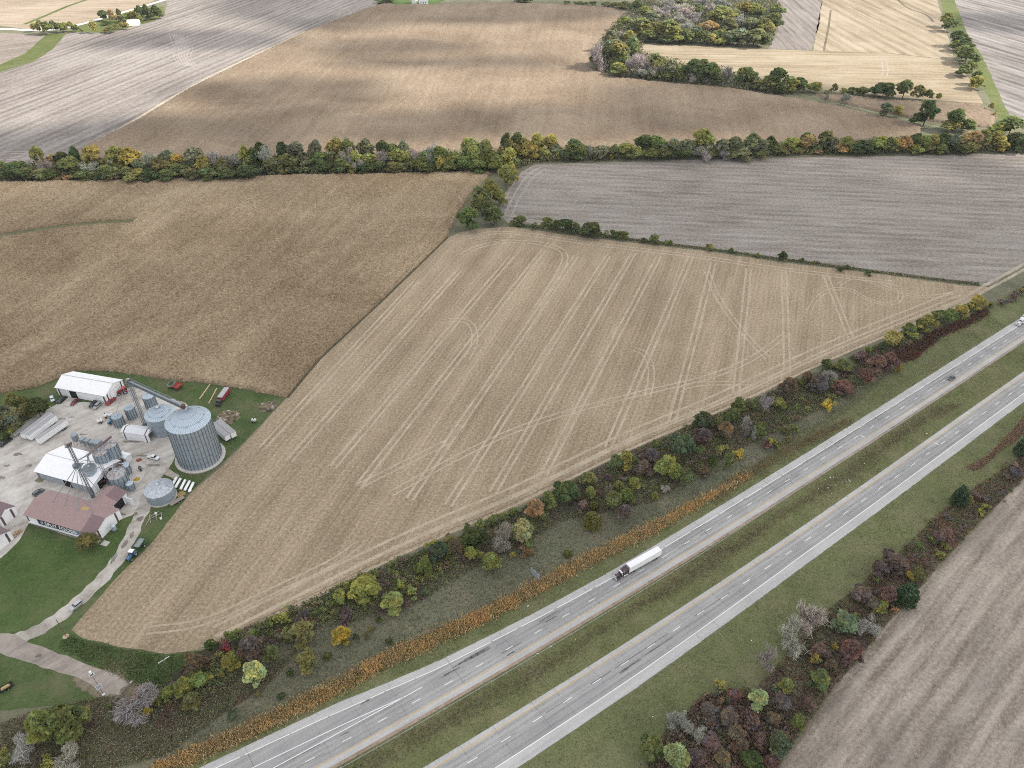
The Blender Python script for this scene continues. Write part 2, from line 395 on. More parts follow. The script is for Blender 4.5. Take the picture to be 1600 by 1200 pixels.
def maize_mat(name, cols, ang):
    s = NT(name); p = s.pos()
    gr = s.noise(p, .85, 4, .9, gain=3.4); pt = s.noise(p, .012, 5, .62, .7, gain=2.6)
    q = s.n('VectorRotate', {'Vector': p, 'Angle': -R(ang)}, rotation_type='Z_AXIS')
    rw = s.noise(s.n('Mapping', {'Vector': q, 'Scale': (.006, .16, 1)}), 1.0, 2, .5, gain=1.8)
    v = s.math('ADD', s.math('MULTIPLY', gr, .50), s.math('ADD', s.math('MULTIPLY', pt, .32), s.math('MULTIPLY', rw, .18)))
    c = s.ramp(v, [(.15, cols[0]), (.48, cols[1]), (.82, cols[2])])
    return s.done(c, .95, .03, bump=gr, bstr=.5, bdist=.3)
M_CORN = maize_mat('dry_maize', [(.115, .081, .047), (.255, .189, .119), (.430, .340, .230)], 75)
M_CORN2 = maize_mat('dry_maize_far', [(.120, .088, .060), (.205, .157, .112), (.300, .242, .180)], 84)
F2 = [(-150,296),(0,287),(130,284),(300,281),(450,276),(600,273),(768,270),(735,306),(712,346),(699,369),(599,466),(499,559),(446,621),
      (400,612),(330,600),(250,592),(180,580),(122,578),(60,604),(0,615),(-150,650)]
WW = smooth_line(GP([(-150,383),(-40,374),(0,369),(70,359),(140,350),(210,347)]), 2)
wn = normals(WW); GAP = [p+n*4.0 for p, n in zip(WW, wn)]+[p-n*4.0 for p, n in list(zip(WW, wn))[::-1]]
sheet('grass_waterway', GAP, .04, grass_mat('maize_waterway', [(.08, .085, .045), (.12, .125, .065), (.17, .165, .09), (.18, .15, .10)], .03, .8, 21))
tag(maize('standing_maize', GP(F2), .75, 2.0, M_CORN, .5, GAP), 'broad brown field of standing dry maize left of the pale stubble field', 'crop', kind='stuff')
F4 = [(105,249),(150,221),(215,190),(300,138),(400,88),(480,50),(560,19),(600,6),(620,9),(690,8),(800,6),(900,9),(985,16),(965,40),(935,70),(917,100),(945,119),(1010,128),
      (1130,138),(1230,153),(1300,166),(1390,186),(1440,197),(1436,217),(1300,224),(1100,229),(800,236),(500,246),(250,252)]
tag(maize('standing_maize', GP(F4), 1.5, 2.0, M_CORN2, .45), 'wide brown maize field beyond the tree line, dappled by sun and cloud', 'crop', kind='stuff')
F10 = [(1272,149),(1330,151),(1400,158),(1530,164),(1556,184),(1548,200),(1500,196),(1440,188),(1350,170),(1290,157)]
tag(maize('standing_maize', GP(F10), 1.5, 1.9, M_CORN2, .45), 'small reddish brown wedge of maize between the ditch trees and the hedge', 'crop', kind='stuff')

# --- farmyard surfaces
sheet('yard_grass', GP([(-120,640),(0,615),(60,604),(121,578),(180,580),(250,592),(330,600),(400,612),(448,622),(380,692),(300,766),(240,845),(180,905),(112,984),(128,997),(180,1010),(260,1022),(320,1016),(300,1040),(240,1080),(190,1092),(100,1100),(0,1110),(-120,1120)]), .03, M_YARDGRASS, jag=(3, .35))
sheet('lawn', GP([(-120,930),(0,873),(40,838),(150,850),(172,838),(196,812),(209,806),(212,815),(190,855),(150,905),(100,950),(60,980),(0,992),(-120,1000)]), .04, M_LAWN, jag=(3, .3))
def gravel_mat(name, cols, s1=.05):
    s = NT(name); p = s.pos()
    a = s.noise(p, s1, 5, .65, .8, gain=2.6); b = s.noise(p, .5, 4, .7, gain=2.0); q = s.mapv(p, R(40), (.04, .35, 1)); t = s.noise(q, 1, 3, .6, gain=2.4)
    v = s.math('ADD', s.math('MULTIPLY', a, .45), s.math('ADD', s.math('MULTIPLY', b, .25), s.math('MULTIPLY', t, .3)))
    return s.done(s.ramp(v, [(.2, cols[0]), (.5, cols[1]), (.8, cols[2])]), .95, .05, bump=b, bstr=.2)
M_GRAVEL = gravel_mat('yard_gravel', [(.275, .246, .213), (.43, .400, .362), (.55, .525, .488)])
M_ASPH = gravel_mat('old_asphalt', [(.175, .15, .13), (.265, .23, .20), (.345, .30, .265)], .08)
M_CONC = gravel_mat('slab_concrete', [(.36, .33, .29), (.47, .44, .40), (.56, .53, .49)], .1)
sheet('gravel_yard', GP([(-120,702),(5,697),(25,668),(62,645),(88,632),(130,628),(170,630),(196,608),(206,604),(240,614),(290,630),(304,645),(290,668),(276,700),(270,722),(258,740),(240,748),(230,790),(206,805),(170,820),(150,850),(45,818),(30,845),(0,873),(-120,900)]), .05, M_GRAVEL, jag=(2.5, .5))
lane = MB(); LP = smooth_line(GP([(258,722),(240,748),(228,785),(212,822),(190,868),(160,905),(125,938),(88,968),(48,992),(10,1003)]), 3)
strip_into(lane, LP, lambda i: 2.7+.35*math.sin(i*.9)+RNG.uniform(-.2, .2), lambda i: -2.7+.3*math.sin(i*1.3), .06); lane.build('gravel_lane', gravel_mat('lane_gravel', [(.23, .205, .175), (.37, .34, .30), (.49, .46, .42)], .08))['kind'] = 'structure'
sheet('gravel_spur', GP([(245,735),(252,722),(268,735),(281,744),(275,750),(258,742)]), .057, gravel_mat('spur_dirt', [(.26, .22, .18), (.36, .32, .28), (.45, .42, .38)]), jag=(1.5, .3))
sheet('farm_road', GP([(-160,985),(0,990),(26,992),(50,1006),(66,1010),(84,1018),(112,1028),(150,1044),(178,1053),(196,1063),(203,1069),(188,1077),(186,1086),(172,1084),(165,1090),(152,1078),(140,1068),(104,1054),(66,1044),(34,1032),(0,1020),(-160,1004)]), .07, M_ASPH, jag=(2.5, .4))
sheet('bare_ground', GP([(120,1052),(150,1042),(190,1052),(215,1066),(232,1082),(215,1098),(190,1104),(160,1098),(140,1085),(112,1064)]), .05, grass_mat('bare_verge', [(.10, .085, .06), (.16, .135, .095), (.22, .19, .14), (.10, .105, .05)], .09, .9, 44), jag=(1.5, .9))
road_far = MB(); RF = smooth_line(GP([(-420,42),(-100,44),(0,44.5),(48,47.5),(80,47.2),(120,40),(180,23),(260,-1),(330,-22)]), 3)
strip_into(road_far, RF, 3.4, -3.4, .05); road_far.build('gravel_road', gravel_mat('pale_gravel', [(.46, .45, .42), (.55, .54, .51), (.62, .61, .59)]))['kind'] = 'structure'
# dark wet pot-holes and worn wheel marks in the yard
M_DIRT = track_mat('dirt_stain', (.13, .105, .085), .75, .25)
dirt = MB()
for (x, y, a, b) in [(27,710,2.2,1.0),(45,728,1.4,1.0),(11,728,1.4,.8),(1,747,1.8,1.2),(130,679,1.8,.6),(155,710,2.4,.6),(95,655,3,.8),(112,652,2,.5),(215,690,3,.8),(212,803,1.0,1.1),(219,811,1.3,1.6),(206,836,.9,1.6),(195,850,1.0,2.2),(178,872,.9,3),(240,727,3.5,.7),(222,712,3,.7),(60,1025,1.2,.7),(212,729,1.0,.7),(180,655,3,.7),(200,690,2.5,.8)]:
    c = G(x, y); n = 14; r = RNG.uniform(.7, 1.25, n)
    dirt.add([(c.x+a*r[i]*math.cos(6.283*i/n), c.y+b*r[i]*math.sin(6.283*i/n), .085) for i in range(n)], [tuple(range(n))])
dirt.build('dirt_patch', M_DIRT)['kind'] = 'structure'

# --- wheel tracks in the fields
M_TRK = track_mat('straw_track', (.56, .47, .355), .92, .3); M_TRKD = track_mat('dark_track', (.20, .155, .11), .62, .35)
trk = MB(); trkd = MB(); TZ = [.03]
def track(pts, gauge=3.0, wd=.9, mb=None, n=3):
    q = smooth_line(GP(pts), n)
    for o in (-gauge/2, gauge/2): TZ[0] += .0007; strip_into(mb or trk, q, o+wd/2, o-wd/2, TZ[0])
for off in (0, 13):   # headland passes along the road side
    q = [(x-off*.35, y-off*1.15) for x, y in [(340,1002),(400,972),(500,922),(600,872),(700,827),(800,786),(900,737),(1000,688),(1100,648),(1200,602),(1290,558),(1400,513),(1500,473)]]
    track(q, 4.4, 1.3, n=2)
track([(370,990),(500,927),(600,877),(700,832),(800,791),(900,742),(1000,693),(1100,652),(1200,607),(1300,560),(1400,518)], 2.2, .45, trkd, 2)
track([(610,772),(700,722),(800,672),(900,640),(1010,612),(1110,590),(1180,560),(1230,520)])
track([(1105,425),(1118,460),(1145,500),(1175,535),(1200,560)])
track([(1262,490),(1275,465),(1300,450),(1330,452),(1352,466),(1380,476),(1400,474),(1410,462),(1400,446),(1370,440)], 2.4, .7)
track([(1310,445),(1330,432),(1360,440),(1400,455),(1440,466),(1490,458)], 2.4, .7)
track([(230,985),(320,975),(410,930),(520,880),(560,850)], 3, .9)
track([(560,760),(640,720),(700,690)], 3, .9); track([(1060,610),(1080,600),(1150,598),(1200,600)], 3, .9)
track([(990,545),(1010,552),(1020,580),(1012,620)], 3, .8); track([(700,500),(735,500),(745,530),(730,560)], 3, .8)
track([(730,372),(770,362),(830,366),(900,378),(1000,390),(1100,402),(1200,418),(1300,430),(1400,442)], 3.5, 1.1)
track([(745,378),(790,372),(850,384),(880,395)], 3.5, .6, trkd)
track([(720,400),(745,385),(790,376),(850,380),(885,392),(880,420),(840,480)], 3.5, .9)
for (x0, y0, x1, y1) in [(410,700,650,440),(452,720,720,420),(520,730,800,400),(560,760,850,390),(640,780,900,400),(700,790,950,400),(770,770,990,395),(850,740,1030,400),(950,700,1080,400),(1050,660,1115,410),(1150,615,1170,420),(1230,580,1225,425),(1330,530,1290,430)]:
    track([(x0, y0), ((x0+x1)/2, (y0+y1)/2), (x1, y1)], 3.0, 1.2, n=0)
trk.build('wheel_track', M_TRK)['kind'] = 'structure'; trkd.build('wheel_track', M_TRKD)['kind'] = 'structure'
trk = MB(); trkd = MB()
for k in range(5): track([(268+k*5,52+k*1.2),(272+k*5,66),(279+k*5,76),(273+k*5,88),(282+k*4,98),(296+k*2.5,103)], 5, 1.0, trk, 3)
track([(0,240),(25,238),(60,240),(35,247),(12,248)], 5, 1.6); track([(835,262),(815,275),(795,310),(786,330)], 5, 1.5); track([(850,262),(828,275),(805,310),(795,335)], 5, 1.5)
track([(1380,92),(1384,108),(1382,118)], 5, 1.6); track([(795,340),(870,352),(950,362)], 4, 1.2)
trk.build('wheel_track', track_mat('pale_soil_track', (.46, .42, .39), .8, .2))['kind'] = 'structure'
trk = MB(); trkd = MB()
q = smooth_line(GP([(1398,-6),(1415,12),(1440,20),(1452,26),(1458,34)]), 2); strip_into(trkd, q, 1.6, -1.6, .05)
strip_into(trkd, GP([(1298,16),(1295,40),(1287,80)]), 1.2, -1.2, .05)
trkd.build('field_drain', track_mat('drain_soil', (.12, .10, .07), .9, .1))['kind'] = 'structure'
# dirt track between the two right-hand fields
dt = MB(); q = smooth_line(GP([(1440,506),(1500,478),(1540,452),(1575,434),(1620,408),(1700,360)]), 2); strip_into(dt, q, 4, 2.0, .05); strip_into(dt, q, .4, -1.6, .05)
dt.build('dirt_track', track_mat('track_dust', (.50, .43, .33), 1.0, .2))['kind'] = 'structure'
# ditch line and reaped strip along the far maize edge
dl = MB(); strip_into(dl, smooth_line(GP([(1262,147),(1300,158),(1350,172),(1400,183),(1440,194),(1500,204)]), 2), 2.5, -2.5, .06); dl.build('ditch', grass_mat('ditch_grass', [(.10, .12, .06), (.17, .19, .11), (.26, .27, .19), (.22, .2, .12)], .05, .6, 6))['kind'] = 'structure'
cs = MB(); strip_into(cs, smooth_line(GP([(150,223),(180,207),(215,187),(300,135),(400,86),(480,49)]), 2), 3.6, .6, .05); cs.build('reaped_strip', track_mat('reaped_straw', (.48, .41, .30), 1.2, .15))['kind'] = 'structure'
GR_E = GP([(700,370),(600,467),(500,560),(448,622)]); fe = MB(); strip_into(fe, GR_E, .9, -.5, .05)
fe.build('field_margin', track_mat('margin_soil', (.10, .085, .055), 1.4, .2))['kind'] = 'structure'

# ================================================================== THE MOTORWAY
RP0 = G(495, 1200).to_2d(); RDIR = Vector((.82367, .56706)); RNRM = Vector((-.56706, .82367))
RC = (-2.01137345e-07, 2.09897610e-04, -5.28002775e-02, 1.88070860e-01)
def rc(s): return ((RC[0]*s+RC[1])*s+RC[2])*s+RC[3] if s <= 470 else rc(470)+(s-470)*(3*RC[0]*470*470+2*RC[1]*470+RC[2])
def rp(s, off, z=0.0):
    'point on the road: s along it, off to the left of the upper yellow line'
    q = RP0 + RDIR*s + RNRM*(rc(s)+off); return Vector((q.x, q.y, z))
def itp(xs, ys): return lambda s: float(np.interp(s, xs, ys))
def ribbon(mb, s0, s1, a, b, z, step=4.0, mi=0):
    n = max(1, int((s1-s0)/step)); vs = []; fs = []
    for i in range(n+1):
        s = s0+(s1-s0)*i/n
        vs += [rp(s, a(s) if callable(a) else a, z), rp(s, b(s) if callable(b) else b, z)]
        if i: k = 2*i; fs.append((k-2, k-1, k+1, k))
    mb.add(vs, fs, mi)
S0, S1 = -170, 760
U_OUT = itp([-170, -28, -1, 15, 29, 48, 74, 87, 121, 173, 259, 437], [27, 18.6, 17.4, 16.6, 14.7, 12.6, 11.2, 10.6, 9.7, 9.8, 10.0, 10.4])
U_FOG = itp([-170, -23, 6, 30, 47, 72, 93, 121, 146], [24, 15.8, 14.06, 11.85, 10.0, 8.76, 7.75, 6.9, 6.75])
U_DASH, U_LANE1 = 3.35, 6.75
U_IN = -2.1
L_YEL = itp([0, 200, 340, 420], [-19.3, -19.2, -18.2, -18.0]); L_DASH = itp([0, 115, 200, 324, 420], [-23.6, -23.4, -23.0, -22.0, -21.6])
L_WHI = itp([-60, 104, 190, 335, 420], [-30.2, -29.0, -27.0, -25.7, -25.3]); L_OUT = itp([-60, 101, 185, 340, 420], [-34, -32.7, -30.8, -29.1, -28.8]); L_IN = itp([-20, 159, 201, 322, 420], [-17.4, -17.6, -17.3, -16.5, -16.3])

def paving_mat(name, cols, streak=.5, joint=None):
    s = NT(name); p = s.pos(); a = R(34.5)
    q = s.n('VectorRotate', {'Vector': p, 'Angle': -a}, rotation_type='Z_AXIS')
    st = s.noise(s.n('Mapping', {'Vector': q, 'Scale': (.02, .8, 1)}), 1, 3, .6, gain=2.2)
    sl = s.noise(s.n('Mapping', {'Vector': q, 'Scale': (.09, .02, 1)}), 1, 1, .5, gain=2.0)
    g = s.noise(p, 1.2, 4, .7, gain=1.8)
    v = s.math('ADD', s.math('MULTIPLY', st, streak), s.math('ADD', s.math('MULTIPLY', sl, .25), s.math('MULTIPLY', g, .75-streak)))
    return s.done(s.ramp(v, [(.2, cols[0]), (.5, cols[1]), (.8, cols[2])]), .9, .15, bump=g, bstr=.1)
M_SHOULDER = paving_mat('shoulder_concrete', [(.30, .293, .283), (.38, .372, .360), (.45, .442, .43)], .3)
M_LANE = paving_mat('lane_concrete', [(.215, .21, .207), (.28, .274, .268), (.345, .337, .327)], .45)
M_LANE2 = paving_mat('inner_lane_concrete', [(.24, .234, .226), (.312, .305, .296), (.38, .372, .36)], .45)
sheet('grass_median', [rp(s, -2, 0) for s in range(S0, S1, 12)] + [rp(s, L_IN(s), 0) for s in range(S1, S0, -12)], .03, M_MEDIAN)
VU = itp([-60, 0, 60, 120, 200, 300, 420], [25, 22, 18.0, 16.0, 17, 22, 28])
sheet('grass_verge', [rp(s, 6, 0) for s in range(S0, S1, 12)] + [rp(s, VU(s), 0) for s in range(S1, S0, -12)], .03, M_VERGE, jag=(5, .5))
sheet('grass_verge', [rp(s, -26, 0) for s in range(S0, S1, 12)] + [rp(s, itp([-60, 100, 200, 300, 420], [-60, -56, -52, -48, -46])(s), 0) for s in range(S1, S0, -12)], .028, M_VERGE, jag=(5, .8))
pv = MB(); ribbon(pv, S0, S1, U_OUT, U_IN, .06); pv.build('road_pavement', M_SHOULDER)['kind'] = 'structure'
pv = MB(); ribbon(pv, S0, S1, L_IN, L_OUT, .06); pv.build('road_pavement', M_SHOULDER)['kind'] = 'structure'
ln = MB(); ribbon(ln, S0, S1, U_FOG, U_DASH, .066); ln.build('road_lane', M_LANE)['kind'] = 'structure'
ln = MB(); ribbon(ln, S0, S1, U_DASH, -.1, .066); ln.build('road_lane', M_LANE2)['kind'] = 'structure'
ln = MB(); ribbon(ln, S0, S1, L_YEL, L_DASH, .066); ln.build('road_lane', M_LANE2)['kind'] = 'structure'
ln = MB(); ribbon(ln, S0, S1, L_DASH, L_WHI, .066); ln.build('road_lane', M_LANE)['kind'] = 'structure'
gs = MB(); ribbon(gs, S0, S1, U_IN-.0, U_IN-1.15, .062); gs.build('gravel_edge', gravel_mat('edge_gravel', [(.20, .145, .11), (.28, .215, .17), (.36, .29, .24)], .2))['kind'] = 'structure'
M_WHITE = plain('white_road_paint', (.72, .72, .70), .7, .2, dirt=.15, scale=.5); M_YELLOW = plain('yellow_road_paint', (.55, .37, .13), .7, .2, dirt=.2, scale=.5)
def off_f(f, d): return lambda s: (f(s) if callable(f) else f)+d
mk = MB(); ZM = .074
ribbon(mk, S0, S1, .13, -.13, ZM, mi=1); ribbon(mk, S0, S1, off_f(L_YEL, .13), off_f(L_YEL, -.13), ZM, mi=1)
ribbon(mk, S0, 420, off_f(L_WHI, .14), off_f(L_WHI, -.14), ZM); ribbon(mk, 420, S1, off_f(L_WHI, .14), off_f(L_WHI, -.14), ZM)
s = S0
while s < S1:                                    # the right-hand edge line is broken by seams
    Lr = random.choice([14, 10, 16, 5, 12]); ribbon(mk, s, s+Lr, off_f(U_FOG, .13), off_f(U_FOG, -.13), ZM); s += Lr+random.choice([.5, .9, 1.6])
g1 = itp([-170, -15, 3, 17, 27, 33], [14, 10.1, 9.2, 8.3, 7.3, 6.85])
ribbon(mk, S0, 33, off_f(g1, .13), off_f(g1, -.13), ZM); ribbon(mk, S0, 40, U_LANE1+.13, U_LANE1-.13, ZM)
for k in range(-20, 62):
    s = -2.2+k*12.19; ribbon(mk, s, s+3.05, U_DASH+.11, U_DASH-.11, ZM)
    s = 2.5+k*12.19; ribbon(mk, s, s+3.6, off_f(L_DASH, .12), off_f(L_DASH, -.12), ZM)
for (x, y) in [(1348,682),(1463,693)]:          # short cross bars
    c = G(x, y, ZM); mk.add([c+Vector((-.8, .55, 0)), c+Vector((-.6, .85, 0)), c+Vector((.9, -.5, 0)), c+Vector((.7, -.8, 0))], [(0, 1, 2, 3)])
mk.build('road_marking', [M_WHITE, M_YELLOW])['kind'] = 'structure'
M_TAR = track_mat('tar_seam', (.105, .10, .098), .6, .9)
wp = MB(); M_WP = track_mat('wheel_path', (.10, .097, .094), .13, .25)
for c_ in (1.0, 2.5, 4.3, 5.9): ribbon(wp, S0, S1, c_+.38, c_-.38, .0685)
for c_, (fa, fb) in ((.27, (L_YEL, L_DASH)), (.73, (L_YEL, L_DASH)), (.27, (L_DASH, L_WHI)), (.73, (L_DASH, L_WHI))):
    ff = lambda s, c_=c_, fa=fa, fb=fb: fa(s)*(1-c_)+fb(s)*c_
    ribbon(wp, S0, S1, off_f(ff, .4), off_f(ff, -.4), .0685)
wp.build('wheel_path', M_WP)['kind'] = 'structure'
tar = MB()
def seam(a, b, wd=.16):
    a, b = Vector(a), Vector(b); d = (b-a).normalized(); n = Vector((-d.y, d.x, 0))*wd/2
    tar.add([a-n, b-n, b+n, a+n], [(0, 1, 2, 3)])
rr = random.Random(3)
s = S0
while s < S1:
    seam(rp(s, U_OUT(s), .07), rp(s+rr.uniform(-.6, .6), -.1, .07), .10 if rr.random() < .7 else .2); s += rr.choice([9, 13, 15, 21])
s = S0
while s < S1:
    seam(rp(s, L_IN(s), .07), rp(s+.5, L_WHI(s) if rr.random() < .8 else L_OUT(s), .07), .12); s += rr.choice([9, 12, 15])
s = S0
while s < S1:
    Lr = rr.uniform(4, 26)
    if rr.random() < .75: ribbon(tar, s, s+Lr, off_f(U_LANE1, -.15), off_f(U_LANE1, -.15-rr.uniform(.12, .45)), .07, 3)
    if rr.random() < .6: ribbon(tar, s, s+Lr, off_f(U_DASH, -.2), off_f(U_DASH, -.2-rr.uniform(.08, .3)), .07, 3)
    if rr.random() < .7: ribbon(tar, s, s+Lr, off_f(L_DASH, .1), off_f(L_DASH, .1+rr.uniform(.1, .4)), .071, 3)
    s += Lr+rr.uniform(1, 14)
for (s, o, Lr, wd) in [(52, 7.1, 14, 1.1), (47, 6.2, 7, .6), (10, 5.2, 3, .5), (70, 1.2, 3, .4), (98, -25.6, 9, .7), (110, -25.2, 12, .4), (20, 11.8, 3.5, .5), (152, 3.0, 8, .35), (88, 4.8, 6, .5)]:
    for k in range(5): ribbon(tar, s+k*Lr/6, s+k*Lr/6+Lr*.4, o+rr.uniform(-.4, .4)*wd, o+rr.uniform(.5, 1)*wd, .0705+k*.0006, 2)
for s in range(S0, S1, 3):
    if rr.random() < .7: ribbon(tar, s, s+3.2, off_f(U_OUT, -.0), off_f(U_OUT, -.05-rr.random()*.12), .068, 1); 
    if rr.random() < .6: ribbon(tar, s, s+3.2, off_f(L_OUT, -.05), off_f(L_OUT, .08+rr.random()*.12), .065, 1)
tar.build('tar_seam', M_TAR)['kind'] = 'structure'
# cable barrier on the median side
cb = thing('cable_barrier', 'long wire cable barrier on slim posts along the median edge', 'barrier', rp(200, -4.3), 0)
org = rp(200, -4.3); M_GALV = plain('galvanised_steel', (.42, .44, .45), .45, .5, .6)
c_ = MB(); off_ = itp([S0, 73, 160, 219, 420], [-4.4, -4.4, -4.2, -3.2, -3.2])
cl = [rp(s, off_(s)) for s in np.arange(-60, 520, 6.0)]
for h in (.55, .68, .8): c_.path([p+Vector((0, 0, h))-org for p in cl], .03, 4)
c_.build('cable', M_GALV, cb)
pm = MB(); pm.tube((0, 0, 0), (0, 0, .85), .05, 6); pm.box(-.06, .06, -.06, .06, .85, .98); pme = pm.mesh('post', plain('post_steel', (.55, .55, .53), .5))
for p in cl: o = link('post', pme, cb); o.location = p-org

# ================================================================== VEGETATION
def leaf_mat(name, trans=.45):
    s = NT(name)
    oc = s.n('ObjectInfo', out=1); at = s.n('Attribute', out=0, attribute_name='tint')
    c = s.mix(1.0, oc, at, 'MULTIPLY')
    d = s.t.nodes.new('ShaderNodeBsdfDiffuse'); t = s.t.nodes.new('ShaderNodeBsdfTranslucent'); m = s.t.nodes.new('ShaderNodeMixShader')
    s.t.links.new(c, d.inputs[0]); s.t.links.new(c, t.inputs[0]); m.inputs[0].default_value = trans
    s.t.links.new(d.outputs[0], m.inputs[1]); s.t.links.new(t.outputs[0], m.inputs[2]); s.t.links.new(m.outputs[0], s.out.inputs[0])
    return s.mat
M_LEAF = leaf_mat('foliage'); M_TWIG = leaf_mat('twigs', .0); M_BARK = plain('bark', (.115, .092, .070), .95, .05, dirt=.3)
M_STEM = leaf_mat('ground_foliage', .2)

def unit(v): return v/np.maximum(np.linalg.norm(v, axis=-1, keepdims=True), 1e-6)
def leaf_cards(r, lobes, n, size, out=.6, hue=.18, shell=(.62, 1.05)):
    'leaf-cluster cards spread through lobes [(x,y,z,rx,rz)]; returns C,U,W,col'
    L = np.array(lobes); wgt = L[:, 3]**2; wgt = wgt/wgt.sum()
    k = r.choice(len(L), n, p=wgt); d = unit(r.normal(size=(n, 3))); d[:, 2] = np.where(d[:, 2] < -.35, -d[:, 2], d[:, 2])
    rad = r.uniform(shell[0], shell[1], n)[:, None]**.8
    C = L[k, :3] + d*rad*np.stack([L[k, 3], L[k, 3], L[k, 4]], 1)
    nrm = unit(d*out + r.normal(size=(n, 3))*.55 + np.array([0, 0, .25]))
    a = unit(np.cross(nrm, r.normal(size=(n, 3)))); b = np.cross(nrm, a)
    sz = size*r.uniform(.6, 1.35, n)[:, None]
    lobe_t = r.uniform(.78, 1.25, len(L))[k][:, None]; t = lobe_t*r.uniform(.72, 1.30, n)[:, None]
    hv = r.uniform(-hue, hue, (len(L), 1))[k] + r.uniform(-hue, hue, (n, 1))*.6
    col = t*np.concatenate([1+hv*.9, 1+hv*.25, 1-hv*.6], 1)
    return C, a*sz, b*sz*r.uniform(.6, 1.0, n)[:, None], col
def proto_broad(i, n=1300):
    r = np.random.default_rng(100+i); H, Rr = 12.0, 4.6; lobes = [(0, 0, 7.6, 3.0, 3.2)]
    for _ in range(r.integers(7, 11)):
        a = r.uniform(0, 6.283); q = r.uniform(1.0, 3.7); z = r.uniform(3.2, 9.8); s = r.uniform(1.0, 2.2)
        if z > 8: q *= .6
        lobes.append((q*math.cos(a), q*math.sin(a), z, s, s*r.uniform(.8, 1.15)))
    lobes.append((r.uniform(-1, 1), r.uniform(-1, 1), 10.2, 1.6, 1.7))
    C, U, W, col = leaf_cards(r, lobes, n, .52)
    me = quads('crown', C, U, W, M_LEAF, col)
    mb = MB(); mb.tube((0, 0, -.1), (.1, 0, 4.0), .30, 7, .2)
    for l in lobes[1:8]: mb.tube((.1, 0, r.uniform(2.6, 4.2)), (l[0]*.85, l[1]*.85, l[2]), .13, 5, .04)
    mb.tube((.1, 0, 3.9), (0, 0, 9), .2, 6, .05)
    return me, mb.mesh('trunk', M_BARK), H, Rr
def proto_shrub(i, n=420, sparse=False):
    r = np.random.default_rng(200+i+(50 if sparse else 0)); lobes = [(0, 0, 1.6, 1.2, 1.2)]
    for _ in range(r.integers(9, 15)):
        a = r.uniform(0, 6.283); q = r.uniform(.4, 2.1); z = r.uniform(.6, 3.2); s = r.uniform(.35, .9)
        if z > 2.3: q *= .65
        lobes.append((q*math.cos(a), q*math.sin(a), z, s, s*.9))
    C, U, W, col = leaf_cards(r, lobes, n, .21 if not sparse else .19, .45, .2 if not sparse else .32, (.4, 1.15))
    me = quads('crown', C, U, W, M_LEAF, col)
    mb = MB()
    for l in lobes[1:8]: mb.tube((r.uniform(-.2, .2), r.uniform(-.2, .2), -.05), (l[0]*.8, l[1]*.8, l[2]), .07, 5, .02)
    return me, mb.mesh('trunk', M_BARK), 3.9, 2.3
def proto_cedar(i, n=900):
    r = np.random.default_rng(300+i); C = []
    lobes = [(0, 0, z, 1.75*(1-((z-2.2)/4.2)**2 if z > 2.2 else 1)*.95+.15, .9) for z in (.9, 1.7, 2.6, 3.5, 4.4, 5.2)]
    for _ in range(9):
        a = r.uniform(0, 6.283); z = r.uniform(.8, 4); q = 1.35*(1-z/6.5); lobes.append((q*math.cos(a), q*math.sin(a), z, .7, .8))
    c, U, W, col = leaf_cards(r, lobes, n, .2, .8, .1, (.8, 1.05))
    mb = MB(); mb.tube((0, 0, -.1), (0, 0, 4.5), .14, 6, .04)
    return quads('crown', c, U, W, M_LEAF, col), mb.mesh('trunk', M_BARK), 6.0, 1.9
def proto_bare(i, n=3200):
    r = np.random.default_rng(400+i); H, Rr = 9.0, 4.0; mb = MB(); tips = []
    def grow(p, d, L, rad, lev):
        q = p+d*L; mb.tube(p, q, rad*.75, 4 if lev else 6, rad*.5, caps=False)
        tips.append((p+d*L*.5, d, L)); tips.append((q, d, L))
        if lev < 3:
            for _ in range(3 if lev else 6):
                nd = Vector(d) + Vector(r.normal(size=3))*(.55 if lev else .8) + Vector((0, 0, .12)); nd.normalize()
                grow(p.lerp(q, r.uniform(.55, 1.0)), nd, L*r.uniform(.55, .8), rad*.55, lev+1)
    grow(Vector((0, 0, -.1)), Vector((0, 0, 1)), 2.6, .2, 0)
    T = [tips[k] for k in r.integers(len(tips)//6, len(tips), n)]
    c = np.array([tuple(t[0]) for t in T]) + r.normal(size=(n, 3))*.35
    d = unit(np.array([tuple(t[1]) for t in T]) + r.normal(size=(n, 3))*.6 + np.array([0, 0, .1]))
    sd = unit(np.cross(d, r.normal(size=(n, 3)))); ln = r.uniform(.25, .6, n)[:, None]
    col = r.uniform(.7, 1.3, (n, 1))*np.ones((n, 3))
    z = max(c[:, 2].max(), 1); xy = np.percentile(np.hypot(c[:, 0], c[:, 1]), 99)
    return quads('crown', c, d*ln, sd*.034, M_TWIG, col), mb.mesh('trunk', plain('grey_bark', (.115, .102, .088), .95, .05)), z, xy
PB = [proto_broad(i) for i in range(6)]; PBL = [proto_broad(i, 850) for i in range(6)]
PS = [proto_shrub(i) for i in range(5)]; PSS = [proto_shrub(i, 460, True) for i in range(5)]
PC = [proto_cedar(i) for i in range(3)]; PN = [proto_bare(i) for i in range(4)]
